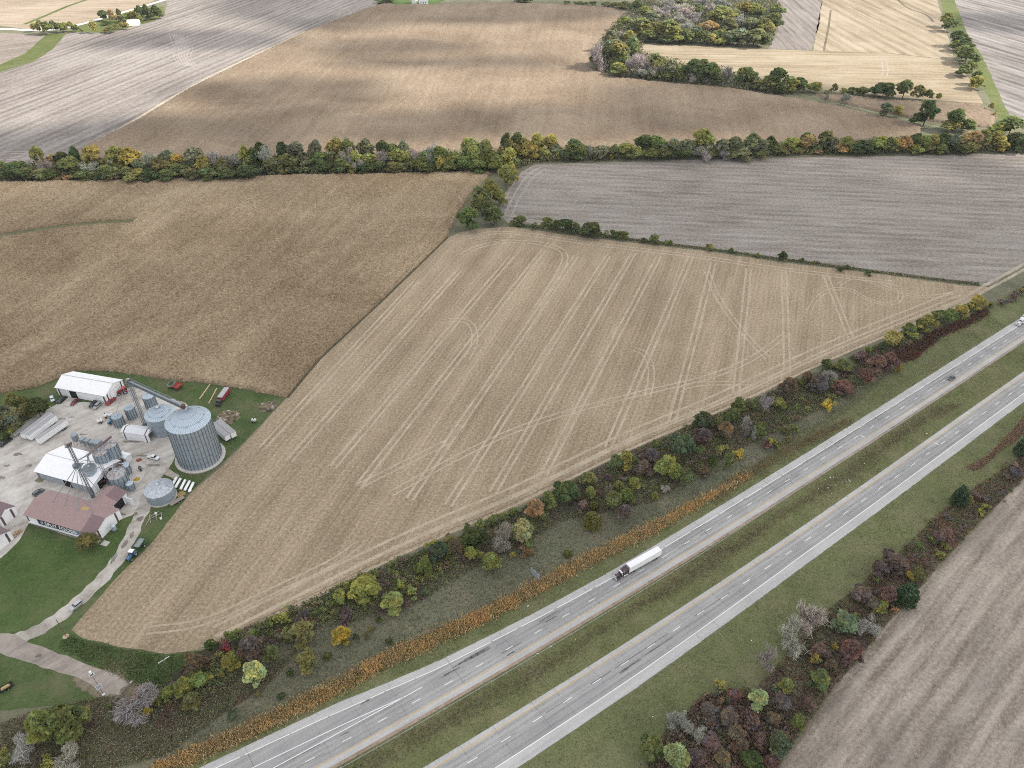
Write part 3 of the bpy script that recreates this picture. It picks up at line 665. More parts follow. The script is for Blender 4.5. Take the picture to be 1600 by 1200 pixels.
KIND = {  # code: colour, words
 'G': ((.050, .064, .026), 'dark green'), 'g': ((.082, .096, .036), 'mid green'), 'o': ((.098, .098, .040), 'olive brown'), 'y': ((.138, .142, .045), 'yellow green'),
 'Y': ((.180, .155, .050), 'golden yellow'), 'r': ((.098, .108, .064), 'sage grey'), 'b': ((.150, .138, .122), 'leafless grey'), 't': ((.185, .135, .065), 'tan brown'),
 'R': ((.105, .064, .053), 'russet red'), 'P': ((.092, .070, .062), 'purple brown'), 'B': ((.100, .076, .048), 'rusty brown'), 's': ((.20, .215, .100), 'pale sage'),
 'T': ((.215, .135, .075), 'faded orange'), 'e': ((.056, .070, .040), 'blue green'), 'c': ((.030, .046, .024), 'dense dark'), 'k': ((.066, .066, .022), 'dense olive'),
 'V': ((.215, .175, .038), 'bright yellow'), 'C': ((.120, .030, .038), 'crimson'), 'l': ((.088, .110, .042), 'bright green')}
ORD = 'first second third fourth fifth sixth seventh eighth ninth tenth eleventh twelfth thirteenth fourteenth fifteenth sixteenth seventeenth eighteenth nineteenth twentieth'.split()
VEG = []
def veg(section, group, x0, y0, s, rows):
    'rows of (centre x, top y, base y, half width, code) in a photo crop at x0,y0 enlarged s times'
    for (cx, tp, bs, hw, code) in rows: VEG.append((section, group, x0+cx/s, y0+tp/s, y0+bs/s, hw/s, code))
def autob(rows, table):
    out = []
    for cx, tp, hw, code in rows:
        b = next(bb for lim, bb in table if tp < lim); out.append((cx, tp, b, hw, code))
    return out

W1 = 'in the tree line left of the golden bend'
veg('along the west end of the creek tree line', 'trees of the creek tree line', 0, 180, 4, autob([(20,300,50,'o'),(60,310,60,'G'),(110,290,60,'g'),(150,330,60,'g'),(230,190,50,'y'),(265,260,40,'b'),(330,240,40,'t'),(240,340,60,'o'),(390,225,45,'G'),(465,195,40,'G'),(430,260,80,'g'),(350,375,40,'t'),(420,370,40,'t'),(570,185,65,'Y'),(560,290,60,'b'),(660,310,60,'o'),(720,190,70,'y'),(810,200,70,'Y'),(700,350,50,'t'),(780,330,50,'o'),(850,340,70,'y'),(930,215,45,'b'),(870,270,40,'r'),(990,260,60,'o'),(1040,220,60,'r'),(1100,240,60,'Y'),(1110,300,70,'g'),(1180,330,60,'o'),(1210,200,70,'r'),(1270,250,50,'y'),(1300,330,60,'g'),(1340,210,60,'b'),(1380,280,55,'o'),(1430,240,40,'b'),(1480,230,60,'b'),(1530,190,45,'y'),(1560,240,50,'y'),(1540,320,70,'G'),(1590,200,40,'G'),(-40,280,60,'g'),(-110,250,70,'o'),(310,340,60,'G'),(520,350,60,'g'),(620,360,60,'G'),(930,340,60,'G'),(1040,340,60,'g'),(1420,340,60,'G')], [(250,345),(310,378),(999,408)]))
veg('along the middle of the creek tree line', 'trees of the creek tree line', 400, 180, 4, autob([(30,165,50,'G'),(80,200,70,'b'),(90,270,60,'o'),(170,170,50,'G'),(250,165,60,'r'),(200,240,60,'o'),(300,230,60,'r'),(370,155,50,'r'),(390,230,60,'g'),(300,310,60,'g'),(150,310,50,'o'),(420,290,60,'G'),(495,145,65,'Y'),(480,225,40,'o'),(580,145,50,'g'),(560,210,50,'b'),(530,270,50,'g'),(620,220,40,'y'),(680,150,60,'r'),(700,235,50,'y'),(640,275,40,'b'),(610,310,45,'y'),(790,155,50,'G'),(860,175,50,'g'),(800,215,50,'b'),(880,205,50,'y'),(930,225,40,'y'),(870,290,60,'o'),(770,290,50,'G'),(920,150,35,'r'),(990,200,40,'b'),(1040,230,60,'g'),(1090,230,50,'b'),(1100,180,60,'b'),(1150,195,60,'g'),(1150,260,30,'Y'),(1200,280,50,'g'),(1240,225,50,'y'),(1330,145,65,'y'),(1360,195,50,'y'),(1300,260,60,'g'),(1430,150,55,'g'),(1450,210,70,'g'),(1500,250,50,'y'),(1400,280,60,'g'),(1560,110,40,'G'),(1570,140,50,'Y'),(1580,200,60,'y'),(1010,280,60,'g'),(680,300,60,'G'),(230,315,60,'G'),(60,320,60,'G'),(1090,300,60,'G')], [(190,305),(240,335),(999,360)]))
veg('in the creek tree line behind the grey field', 'trees of the creek tree line', 800, 160, 4, autob([(30,185,50,'G'),(20,260,50,'y'),(80,215,40,'Y'),(160,195,50,'Y'),(120,265,60,'Y'),(245,200,55,'Y'),(200,280,40,'y'),(270,255,50,'r'),(390,230,60,'g'),(440,270,50,'g'),(360,290,50,'G'),(480,265,30,'b'),(560,270,60,'r'),(620,320,18,'Y'),(640,260,30,'g'),(710,250,60,'y'),(780,275,35,'y'),(830,205,65,'G'),(900,205,70,'g'),(880,290,60,'g'),(950,270,40,'o'),(1020,230,60,'r'),(1090,225,55,'r'),(1080,285,60,'g'),(1200,165,70,'y'),(1200,270,60,'b'),(1240,280,40,'o'),(1310,225,50,'r'),(1320,250,50,'b'),(1390,215,60,'r'),(1440,280,60,'r'),(1510,190,60,'r'),(1560,290,30,'y'),(1560,230,50,'r'),(1380,290,40,'o'),(990,290,50,'G'),(540,310,40,'g')], [(215,330),(260,345),(999,358)]))
veg('along the east end of the creek tree line', 'trees of the creek tree line', 1200, 160, 4, autob([(20,210,40,'G'),(60,260,50,'o'),(150,215,60,'y'),(100,265,40,'t'),(255,205,60,'t'),(240,190,50,'G'),(190,280,50,'t'),(300,285,35,'t'),(355,175,50,'o'),(400,215,50,'r'),(440,235,50,'t'),(490,210,50,'o'),(470,265,40,'t'),(550,265,50,'G'),(620,235,70,'G'),(700,210,50,'y'),(760,215,50,'o'),(800,225,40,'Y'),(860,210,50,'t'),(925,190,45,'g'),(980,210,50,'y'),(925,262,40,'y'),(1030,200,50,'Y'),(1000,260,40,'o'),(1110,195,60,'G'),(1160,200,50,'r'),(1230,195,50,'t'),(1300,175,60,'t'),(1350,170,50,'o'),(1260,250,60,'o'),(1420,180,60,'y'),(1460,230,40,'Y'),(1540,190,60,'G'),(1590,200,50,'g'),(1180,260,50,'G'),(1090,260,40,'g'),(1660,180,60,'g'),(1740,190,60,'o')], [(200,300),(240,312),(999,322)]))
veg('by the ditch right of the far maize', 'ditch trees', 1200, 160, 4, [(1000,-10,150,62,'G'),(940,60,140,38,'G'),(1180,40,180,60,'g'),(1260,105,185,50,'g'),(1150,110,185,60,'o'),(740,0,92,42,'r'),(815,18,88,32,'Y'),(1440,130,210,50,'y'),(1530,90,210,80,'g')])
veg('at the edge of the far wood', 'trees of the far wood', 900, 0, 4, [(150,270,440,60,'b'),(130,330,440,50,'G'),(200,250,420,60,'r'),(270,250,430,80,'o'),(290,330,440,60,'g'),(270,390,475,65,'y'),(390,330,480,70,'b'),(420,400,485,70,'b'),(500,330,480,60,'o'),(510,380,490,60,'b'),(460,440,490,40,'y'),(540,440,490,30,'Y'),(600,370,500,50,'r'),(590,430,505,50,'g'),(650,410,505,40,'y'),(740,365,510,70,'G'),(780,370,505,60,'g'),(720,430,515,50,'b'),(840,390,520,70,'G'),(940,410,520,40,'b'),(880,460,520,40,'g'),(1070,425,545,70,'g'),(1150,500,560,60,'o'),(1265,425,570,70,'G'),(1220,480,575,60,'o'),(1270,520,595,45,'G'),(1340,475,580,50,'y'),(1395,485,575,45,'g')])
veg('in the far wood', 'trees of the far wood', 900, 0, 4, [(270,180,300,50,'b'),(330,190,310,50,'y'),(310,100,200,50,'g'),(360,130,230,60,'r'),(420,110,240,70,'y'),(430,40,110,50,'y'),(380,10,70,40,'G'),(470,70,140,50,'r'),(520,40,110,60,'b'),(500,140,250,70,'g'),(590,120,260,70,'y'),(460,190,262,70,'g'),(620,190,265,60,'y'),(560,200,265,60,'g'),(650,90,180,60,'b'),(690,130,220,50,'b'),(760,20,100,40,'g'),(750,70,150,60,'b'),(700,180,270,50,'g'),(750,160,260,50,'r'),(830,130,210,60,'t'),(790,190,275,50,'g'),(910,35,150,80,'y'),(850,210,280,30,'Y'),(900,180,270,50,'g'),(960,110,210,60,'o'),(1020,100,200,60,'b'),(1060,10,110,60,'y'),(1120,20,110,50,'y'),(1150,50,120,50,'g'),(1250,30,120,50,'g'),(1230,80,190,60,'g'),(1100,110,210,70,'r'),(1180,110,230,60,'o'),(1020,175,285,70,'r'),(1120,180,290,70,'o'),(980,210,280,50,'G'),(1180,230,298,40,'G'),(900,240,285,40,'y'),(850,240,285,40,'o'),(680,230,270,40,'g'),(590,20,90,60,'b'),(660,20,80,60,'b'),(840,20,100,60,'b'),(980,50,130,60,'r'),(700,40,120,60,'b'),(560,-10,60,60,'b'),(640,-20,50,60,'r'),(780,-20,60,60,'b'),(900,-20,60,60,'b'),(250,250,400,50,'g'),(220,190,330,50,'r'),(350,230,400,50,'g')])
veg('along the far field top', 'far hedge trees', 900, 0, 4, [(10,5,35,30,'g'),(50,5,35,30,'g'),(100,5,35,30,'G'),(190,10,45,35,'g'),(240,15,50,40,'g'),(300,10,60,50,'o'),(350,20,65,40,'g'),(-60,0,28,30,'g'),(-330,-8,20,60,'G'),(-1180,-8,20,60,'G')])
veg('in the hedge between the far right fields', 'hedge trees', 1200, 0, 4, [(1130,80,170,45,'y'),(1140,110,195,45,'g'),(1180,190,290,50,'G'),(1230,235,320,50,'G'),(1180,250,320,35,'g'),(1220,280,370,50,'g'),(1250,300,400,60,'G'),(1290,330,420,40,'g'),(1270,380,470,45,'g'),(1230,400,480,40,'g'),(1310,440,530,35,'g'),(1310,470,555,50,'y'),(1290,500,560,30,'y'),(1400,640,690,18,'Y'),(1420,690,730,15,'t')])
veg('in the row along the pale headland', 'headland trees', 1200, 0, 4, [(300,510,580,45,'y'),(380,555,585,25,'g'),(420,520,582,20,'o'),(480,550,590,30,'y'),(530,545,592,35,'g'),(600,545,600,45,'g'),(730,515,610,75,'G'),(860,500,620,55,'g'),(950,530,625,40,'o'),(1000,560,630,35,'g'),(1070,580,630,18,'y'),(370,570,640,18,'b'),(490,580,660,30,'b')])
veg('beside the far gravel road', 'farmstead trees', 0, 0, 10, [(530,355,500,60,'y'),(620,310,540,70,'o'),(720,330,540,90,'g'),(820,310,500,60,'r'),(930,350,500,60,'g'),(1000,345,510,50,'y'),(1090,330,500,60,'y'),(1190,380,500,50,'g'),(1270,440,500,30,'o')])
veg('around the far farmstead', 'farmstead trees', 130, 0, 10, [(140,320,520,60,'Y'),(290,160,330,80,'G'),(340,330,390,90,'G'),(430,140,340,55,'t'),(520,220,350,40,'t'),(550,130,300,40,'G'),(590,230,350,60,'o'),(690,190,330,60,'y'),(770,165,330,60,'Y'),(880,240,360,50,'y'),(880,80,340,70,'G'),(970,70,330,80,'G'),(1120,70,300,70,'G'),(1180,140,290,60,'G'),(1050,150,310,70,'G'),(340,430,510,50,'t'),(420,400,520,60,'g'),(500,400,500,45,'o'),(600,340,460,60,'Y'),(680,350,460,45,'Y'),(520,340,400,40,'G')])
veg('in the clump at the pale field corner', 'corner trees', 400, 150, 3.2, [(1250,345,470,46,'y'),(1280,345,440,30,'y'),(1170,420,545,50,'y'),(1120,450,580,52,'o'),(1065,555,665,58,'g'),(1190,545,645,42,'g'),(1150,560,640,32,'G'),(1215,470,545,38,'y'),(1290,360,430,25,'y'),(1150,500,600,38,'g')])
veg('in the low hedge below the grey field', 'hedge bushes', 780, 320, 3.2, [(110,55,103,32,'g'),(65,78,103,20,'g'),(175,88,117,24,'g'),(245,62,125,32,'g'),(285,80,130,30,'G'),(330,70,137,40,'G'),(385,88,142,24,'g'),(460,92,155,55,'G'),(535,125,160,20,'o'),(590,128,168,35,'G'),(625,130,172,25,'g'),(720,165,187,20,'G'),(775,148,197,28,'g'),(845,172,200,22,'g'),(1055,200,232,28,'o'),(1160,216,243,14,'g'),(1290,238,263,15,'g'),(1418,235,282,22,'G'),(1505,263,285,10,'g'),(1520,264,288,10,'G'),(1704,305,335,22,'G'),(1740,300,325,25,'G'),(1845,325,355,18,'G'),(1570,275,295,9,'o'),(1590,278,298,9,'g')])
veg('at the far end of the roadside thicket', 'thicket trees', 1250, 420, 4.571, [(1270,190,300,50,'Y'),(1210,230,300,35,'g'),(1160,255,350,45,'Y'),(1180,330,380,35,'g'),(1065,285,400,50,'g'),(985,300,400,40,'o'),(910,330,460,55,'y'),(860,350,450,40,'g'),(790,390,480,45,'g'),(815,445,515,40,'y'),(710,450,540,30,'y'),(650,445,575,55,'Y'),(590,530,590,40,'G'),(500,545,600,40,'g'),(200,655,740,60,'G'),(330,650,760,60,'o'),(440,590,680,70,'P'),(560,610,760,70,'R'),(640,600,740,60,'R'),(470,705,840,60,'R'),(715,680,750,30,'Y'),(200,930,1020,45,'V'),(210,720,860,50,'b'),(140,770,920,80,'P'),(310,800,900,70,'R'),(50,730,840,50,'B'),(20,760,850,40,'g'),(1450,210,270,60,'P'),(1530,160,230,50,'P'),(1590,120,200,40,'o'),(1350,230,280,30,'o')])
veg('in the roadside thicket beside the pale field end', 'thicket trees', 1050, 550, 5.333, [(980,215,400,85,'B'),(890,380,490,50,'y'),(840,350,460,30,'o'),(785,340,550,55,'b'),(690,385,490,40,'o'),(565,375,520,50,'g'),(520,470,610,50,'g'),(470,480,570,40,'g'),(625,520,690,45,'b'),(730,590,750,50,'g'),(690,620,760,30,'b'),(260,500,660,70,'e'),(350,550,640,40,'g'),(450,590,730,80,'B'),(270,640,780,90,'P'),(90,685,890,90,'e'),(240,790,870,50,'g'),(420,755,860,45,'y'),(345,850,1010,45,'G'),(470,840,970,40,'g'),(560,790,900,45,'V'),(790,745,820,50,'R'),(830,700,790,40,'y'),(880,735,810,45,'o'),(940,620,700,40,'o'),(970,690,750,30,'o'),(1020,590,680,50,'o'),(20,930,1080,60,'y'),(120,980,1150,60,'g'),(250,950,1060,60,'B'),(1040,430,500,30,'g')])
veg('in the roadside thicket above the lorry', 'thicket trees', 850, 640, 5.333, [(945,250,330,45,'g'),(900,330,460,90,'P'),(690,340,520,60,'y'),(610,390,520,60,'g'),(830,430,560,80,'P'),(1030,385,600,80,'y'),(380,530,650,60,'o'),(385,640,760,40,'y'),(190,605,780,95,'G'),(290,690,770,30,'o'),(40,680,860,55,'g'),(460,670,740,35,'R'),(310,760,870,70,'P'),(420,765,830,35,'k'),(405,860,995,65,'k'),(570,690,870,65,'o'),(690,660,800,55,'g'),(750,560,690,45,'y'),(620,600,700,40,'y'),(680,790,940,70,'P'),(540,540,620,50,'P'),(540,610,720,25,'b'),(670,560,600,30,'b'),(920,680,770,30,'y'),(1010,640,700,40,'b')])
veg('in the roadside thicket left of the road sign', 'thicket trees', 650, 600, 4, [(755,720,870,55,'T'),(610,770,830,45,'l'),(550,800,860,45,'l'),(480,830,890,45,'g'),(400,850,910,50,'l'),(320,880,930,50,'g'),(550,850,1060,60,'b'),(660,850,1010,60,'s'),(705,980,1060,40,'l'),(350,910,1040,65,'G'),(340,1020,1130,40,'y'),(400,1030,1110,30,'y'),(465,1060,1170,55,'y'),(600,1050,1090,22,'Y'),(150,1000,1110,55,'e'),(50,1100,1200,50,'g'),(215,930,1010,45,'o'),(110,970,1040,40,'y'),(240,960,1110,50,'B'),(690,1020,1090,60,'B'),(950,1040,1080,22,'k')])
veg('in the scattered scrub above the slip road', 'slip road bushes', 280, 900, 4, [(1150,20,150,80,'y'),(1060,20,100,30,'y'),(1000,90,190,40,'y'),(1385,20,100,30,'y'),(1450,60,140,40,'y'),(1340,110,230,65,'y'),(1280,150,210,30,'y'),(1160,175,220,18,'l'),(900,190,240,25,'g'),(850,210,250,25,'g'),(640,230,310,50,'y'),(565,280,340,35,'g'),(760,295,440,75,'o'),(660,320,400,35,'y'),(1015,325,430,52,'V'),(460,330,400,40,'l'),(350,330,420,50,'l'),(195,410,480,45,'G'),(290,430,490,45,'C'),(310,490,620,55,'y'),(470,540,690,60,'s'),(585,440,550,50,'o'),(795,480,610,60,'o'),(1100,360,400,20,'G'),(1170,350,395,20,'o'),(1200,310,350,25,'o'),(1240,250,300,25,'G'),(1310,390,430,30,'G'),(690,580,630,25,'G'),(630,735,775,25,'G'),(490,710,760,25,'o'),(330,850,910,40,'e'),(270,820,850,25,'g'),(440,380,540,80,'P'),(760,240,320,100,'P'),(1040,210,290,100,'P'),(150,620,700,40,'y'),(100,590,680,50,'g'),(30,640,760,50,'y'),(70,740,850,50,'o'),(120,500,600,50,'B'),(200,590,650,40,'g'),(270,610,640,20,'Y'),(1540,80,130,30,'e'),(920,480,520,22,'k')])
veg('beyond the end of the asphalt road', 'road end bushes', 0, 960, 5, [(340,760,1030,110,'y'),(500,720,1000,110,'g'),(650,740,880,50,'y'),(480,850,1010,90,'l'),(1070,590,850,140,'b'),(1080,600,680,50,'T'),(1140,720,810,45,'V'),(160,1000,1190,130,'b'),(520,1050,1230,100,'b'),(1300,570,680,60,'y'),(1230,640,720,50,'g'),(980,770,810,20,'T'),(1060,810,850,40,'T'),(1500,300,500,60,'B'),(1550,480,600,60,'y'),(360,1120,1220,80,'y'),(850,700,750,25,'l'),(20,1080,1200,70,'y')])
veg('in the scrub along the bottom right field', 'field edge bushes', 1000, 900, 4, [(1050,190,400,110,'b'),(970,290,480,90,'b'),(800,430,610,60,'b'),(1130,400,530,70,'P'),(1110,490,560,40,'Y'),(1330,370,560,100,'R'),(1200,500,620,50,'B'),(1220,420,470,25,'Y'),(1300,260,380,90,'r'),(1350,235,280,50,'o'),(1430,260,390,60,'b'),(1130,610,720,60,'l'),(915,640,750,40,'y'),(850,680,740,50,'r'),(750,720,840,55,'s'),(990,870,970,35,'l'),(870,980,1130,65,'e'),(700,1120,1230,75,'G'),(220,1060,1250,75,'s'),(80,1020,1150,70,'g'),(600,715,800,90,'R'),(480,740,830,70,'B'),(430,780,900,80,'P'),(560,830,950,90,'P'),(700,860,960,80,'P'),(850,850,950,60,'B'),(900,740,860,80,'P'),(1060,750,850,60,'P'),(910,960,1060,50,'R'),(480,880,980,90,'P'),(640,1000,1130,80,'B'),(450,1000,1120,90,'P'),(350,940,1040,70,'b'),(250,880,980,70,'b'),(370,1080,1200,80,'P'),(520,1090,1200,80,'B'),(820,1110,1210,60,'R'),(510,650,720,40,'y'),(600,920,1060,70,'B'),(760,960,1090,60,'P'),(1500,140,230,60,'y')])
veg('in the brown clump by the bottom right field', 'field edge bushes', 1200, 850, 6.667, [(1470,420,660,95,'c'),(1280,375,680,120,'R'),(1000,390,640,130,'P'),(1100,520,720,100,'B'),(1350,60,330,180,'P'),(1180,120,370,120,'P'),(1130,280,400,80,'g'),(1520,280,420,50,'V'),(1560,250,420,60,'o'),(1330,650,720,40,'T')])
veg('at the right end of the field edge scrub', 'field edge bushes', 1250, 650, 4.571, [(1050,780,930,90,'P'),(1060,680,760,70,'P'),(1160,500,650,45,'c'),(1200,560,640,35,'o'),(1260,530,610,50,'P'),(1340,540,630,60,'P'),(1330,620,670,35,'y'),(1290,660,710,35,'y'),(1060,910,970,35,'y'),(1010,960,1020,35,'y'),(1500,400,470,50,'R'),(1550,340,450,60,'P'),(1530,310,400,60,'B'),(1460,510,550,35,'P'),(1590,150,290,32,'c'),(850,900,960,50,'o'),(1640,260,360,50,'P'),(960,850,930,50,'g')])
veg('behind the white trailers', 'farmyard trees', 0, 600, 10, [(210,150,480,130,'o'),(560,220,560,170,'G'),(110,340,780,180,'r'),(170,610,800,110,'y'),(290,540,690,90,'g'),(-20,700,900,80,'g'),(400,300,560,120,'o'),(-80,250,760,130,'g')])
veg('at the sign end of the feed mill', 'farmyard trees', 20, 780, 8, [(920,430,680,115,'o')])

veg_n = {}
items = []
for i, (sec, grp, cx, yt, yb, hw, code) in enumerate(VEG):
    gp = G(cx, yb); Y = gp.y; h = max(.7, top_height(Y, yt)); k = depth(Y, h*.6)
    X = (cx-800)/CAM_F*k; rw = max(.5, hw/CAM_F*k*(1.0 if code in 'PRB' else 1.18))
    far = Y > 430
    if not far:                      # near plants: the photo shows their tops and their fronts, so part of the extent is breadth
        dl = math.atan2(CAM_H, Y); ext = (yb-yt)/CAM_F*k; rw = min(rw*1.08, ext*.8)
        h2 = (ext-1.45*rw*math.sin(dl))/math.cos(dl); h = min(h, max(.62*h+.38*h2, rw*1.1, .7)); Y += rw*.4
        k = depth(Y, h*.6); X = (cx-800)/CAM_F*k
    if code == 'b': pr, nm, noun = PN[i % 4], 'bare_tree', 'tree' if h > 4 else 'bush'
    elif code in 'ck': pr, nm, noun = PC[i % 3], 'cedar_tree', 'cedar'
    elif h > 6.5: pr, nm, noun = (PBL if far else PB)[i % 6], 'tree', 'tree'
    elif code in 'PRBC': pr, nm, noun = PSS[i % 5], 'shrub', 'bush'
    else: pr, nm, noun = PS[i % 5], 'shrub', 'bush'
    if code in 'PRB' and grp == 'field edge bushes': h *= .72; rw *= .82
    items.append((sec, grp, cx, X, Y, h, rw, pr, nm, noun, code))
cnt = {}
SMALL_DONE = None
rv = random.Random(5)
# past 290 trees the ones that show smallest become one mass of woodland
tr_i = sorted([i for i, it in enumerate(items) if it[9] == 'tree' and it[10] not in 'b'], key=lambda i: -items[i][5]*items[i][6]/depth(items[i][4], 4)**2)
small = set(tr_i[290-sum(1 for it in items if it[9] == 'tree' and it[10] == 'b'):])
WOOD = []
for i, it in enumerate(items):
    if i not in small: cnt.setdefault((it[0], it[10], it[9]), []).append(it[2])
for v in cnt.values(): v.sort()
for ii, (sec, grp, cx, X, Y, h, rw, pr, nm, noun, code) in enumerate(items):
    if ii in small: WOOD.append((X, Y, h, rw, pr, code)); continue
    xs = cnt[(sec, code, noun)]; col, words = KIND[code]
    if len(xs) == 1: lab = f'{words} {noun} {sec}'
    else: lab = f'{ORD[xs.index(cx)]} {words} {noun} from the left {sec}'
    t = thing(nm, lab, 'bush' if noun == 'bush' else 'tree', (X, Y, 0), rv.uniform(0, 6.28), grp)
    crown, trunk, H, Rr = pr
    sx = rw/Rr; sz = h/H
    j = rv.uniform(.86, 1.16); c3 = tuple(c*2.15*j*rv.uniform(.93, 1.07) for c in col)
    o = link('crown', crown, t); o.scale = (sx, sx, sz); o.color = (*c3, 1)
    o = link('trunk', trunk, t); o.scale = (min(sx, sz*1.3), min(sx, sz*1.3), sz*.97)
    if nm == 'bare_tree': o.color = (*c3, 1)

# the massed small trees: one mesh
if WOOD:
    Vs, Fs, Cs, n0 = [], [], [], 0
    for (X, Y, h, rw, pr, code) in WOOD:
        me = pr[0]; n = len(me.vertices); v = np.empty(n*3, np.float32); me.vertices.foreach_get('co', v); v = v.reshape(-1, 3)
        t = np.empty(len(me.polygons)*4, np.float32); me.attributes['tint'].data.foreach_get('color', t); t = t.reshape(-1, 4)[:, :3]
        a = rv.uniform(0, 6.28); ca_, sa_ = math.cos(a), math.sin(a)
        v = v*np.array([rw/pr[3], rw/pr[3], h/pr[2]]); v = np.column_stack([v[:, 0]*ca_-v[:, 1]*sa_+X, v[:, 0]*sa_+v[:, 1]*ca_+Y, v[:, 2]])
        Vs.append(v); Fs.append(np.arange(n).reshape(-1, 4)+n0); Cs.append(t*np.array(KIND[code][0])*2.15*rv.uniform(.86, 1.16)); n0 += n
    o = link('woodland', fast_mesh('woodland', np.concatenate(Vs), np.concatenate(Fs), M_LEAF, np.concatenate(Cs))); o.color = (1, 1, 1, 1)
    tag(o, 'small massed trees filling in the creek tree line and the far wood', 'woodland', kind='stuff')

# --- uncountable ground cover

def brush(name, poly, n, pal, label, size=(.14, .3), h=(.2, 1.0), patch=14, seed=1, lean=1.0, cat='undergrowth', flat=.6):
    P = scatter(poly, n); r = np.random.default_rng(seed)
    v = vnoise(P, patch, seed)+r.normal(size=n)*.16; pal = np.array(pal)*2.0; k = np.clip((v*len(pal)).astype(int), 0, len(pal)-1)
    hh = r.uniform(h[0], h[1], n)*(.4+1.0*vnoise(P, patch*.5, seed+9))
    C = np.column_stack([P, hh]); nr = unit(r.normal(size=(n, 3))*[1, 1, flat]+[0, 0, .35])
    a = unit(np.cross(nr, r.normal(size=(n, 3)))); b = np.cross(nr, a); sz = r.uniform(size[0], size[1], n)[:, None]
    col = pal[k]*r.uniform(.6, 1.4, (n, 1))*r.uniform(.92, 1.08, (n, 3))
    o = link(name, quads(name, C, a*sz, b*sz, M_STEM, col)); o.color = (1, 1, 1, 1)
    return tag(o, label, cat, kind='stuff')
def blades(name, poly, n, pal, label, h=(.8, 1.8), wd=.09, seed=1, patch=10, cat='grass', lean=.25, feather=.5, gain=1.25):
    P = scatter(poly, n); r = np.random.default_rng(seed); P = P+r.normal(size=P.shape)*feather; pal = np.array(pal)*gain
    v = vnoise(P, patch, seed)+r.normal(size=n)*.2; pal = np.array(pal); k = np.clip((v*len(pal)).astype(int), 0, len(pal)-1)
    hh = r.uniform(h[0], h[1], n)[:, None]*(.6+.7*vnoise(P, patch*.6, seed+4)[:, None])/2
    up = unit(np.column_stack([r.normal(size=(n, 2))*lean, np.ones(n)])); sd = unit(np.cross(up, r.normal(size=(n, 3))))
    C = np.column_stack([P, np.zeros(n)])+up*hh
    col = pal[k]*r.uniform(.65, 1.35, (n, 1))
    o = link(name, quads(name, C, up*hh, sd*wd*r.uniform(.6, 1.5, n)[:, None], M_STEM, col)); o.color = (1, 1, 1, 1)
    return tag(o, label, cat, kind='stuff')
TH1 = [(300,1026),(360,990),(440,958),(540,908),(640,868),(700,846),(800,803),(870,763),(960,718),(1060,672),(1200,614),(1300,572),(1400,524),(1455,500),(1430,535),(1340,612),(1250,655),(1180,690),(1100,735),(1020,785),(950,800),(880,815),(820,850),(740,890),(640,950),(540,975),(460,990),(400,1030),(360,1080),(300,1110),(250,1100),(270,1060)]
brush('undergrowth', GP(TH1), 60000, [(.080, .056, .048), (.095, .066, .054), (.090, .092, .046), (.072, .080, .036), (.11, .095, .052)], 'tangled purple brown undergrowth between the pale field and the road', (.12, .28), (.05, .95), 9, 3)
TL = [(-60,272),(0,270),(200,258),(400,250),(600,246),(780,246),(830,242),(1000,238),(1200,232),(1400,226),(1600,222),(1750,216),(1750,228),(1600,236),(1400,240),(1200,244),(1000,248),(840,254),(800,268),(770,270),(600,271),(400,275),(200,280),(0,283),(-60,284)]
def brambles(polys, n, pal, label, seed, hr=(.8, 2.4)):
    r = np.random.default_rng(seed); P = np.concatenate([scatter(q, n) for q in polys]); C, U, W, K = [], [], [], []
    for p in P:
        h = r.uniform(*hr)*(.5+.8*float(vnoise(p[None], 12, seed)[0])); rr = h*r.uniform(.55, 1.1)
        k = int(np.clip((float(vnoise(p[None], 9, seed+2)[0])+r.normal()*.22)*len(pal), 0, len(pal)-1))
        c, u, w_, col = leaf_cards(r, [(p[0]+r.normal()*rr*.4, p[1]+r.normal()*rr*.4, h*r.uniform(.4, .6), rr*r.uniform(.4, .8), h*.5) for _ in range(4)], 110, .17, .4, .25, (.2, 1.15))
        C.append(c); U.append(u); W.append(w_); K.append(col*np.array(pal[k])*r.uniform(1.4, 2.1))
    o = link('brambles', quads('brambles', np.concatenate(C), np.concatenate(U), np.concatenate(W), M_STEM, np.concatenate(K))); o.color = (1, 1, 1, 1)
    tag(o, label, 'brambles', kind='stuff')
brambles([GP([(240,1090),(320,1030),(440,962),(540,912),(640,872),(700,850),(760,825),(730,870),(640,930),(540,960),(460,1000),(400,1030),(340,1075),(290,1110)]), GP([(760,825),(870,766),(960,722),(1060,676),(1200,616),(1300,574),(1400,526),(1440,520),(1330,612),(1250,655),(1180,690),(1100,735),(1010,780),(900,800),(800,850)])], 340,
    [(.098, .072, .062), (.085, .095, .040), (.11, .105, .052), (.105, .076, .058), (.072, .086, .038), (.13, .135, .050)], 'tangled low brambles filling the gaps between the roadside thicket bushes', 61, (.9, 2.9))
TH2 = [(1000,1215),(1040,1140),(1100,1085),(1180,1075),(1235,1020),(1290,955),(1330,925),(1400,868),(1470,798),(1560,738),(1605,705),(1640,690),(1625,722),(1500,848),(1400,958),(1300,1078),(1214,1200)]
brush('undergrowth', GP(TL), 42000, [(.055, .064, .03), (.08, .088, .036), (.10, .10, .05), (.075, .075, .045), (.12, .115, .05)], 'bushy undergrowth at the foot of the creek tree line', (.35, .7), (.4, 6.5), 18, 6)
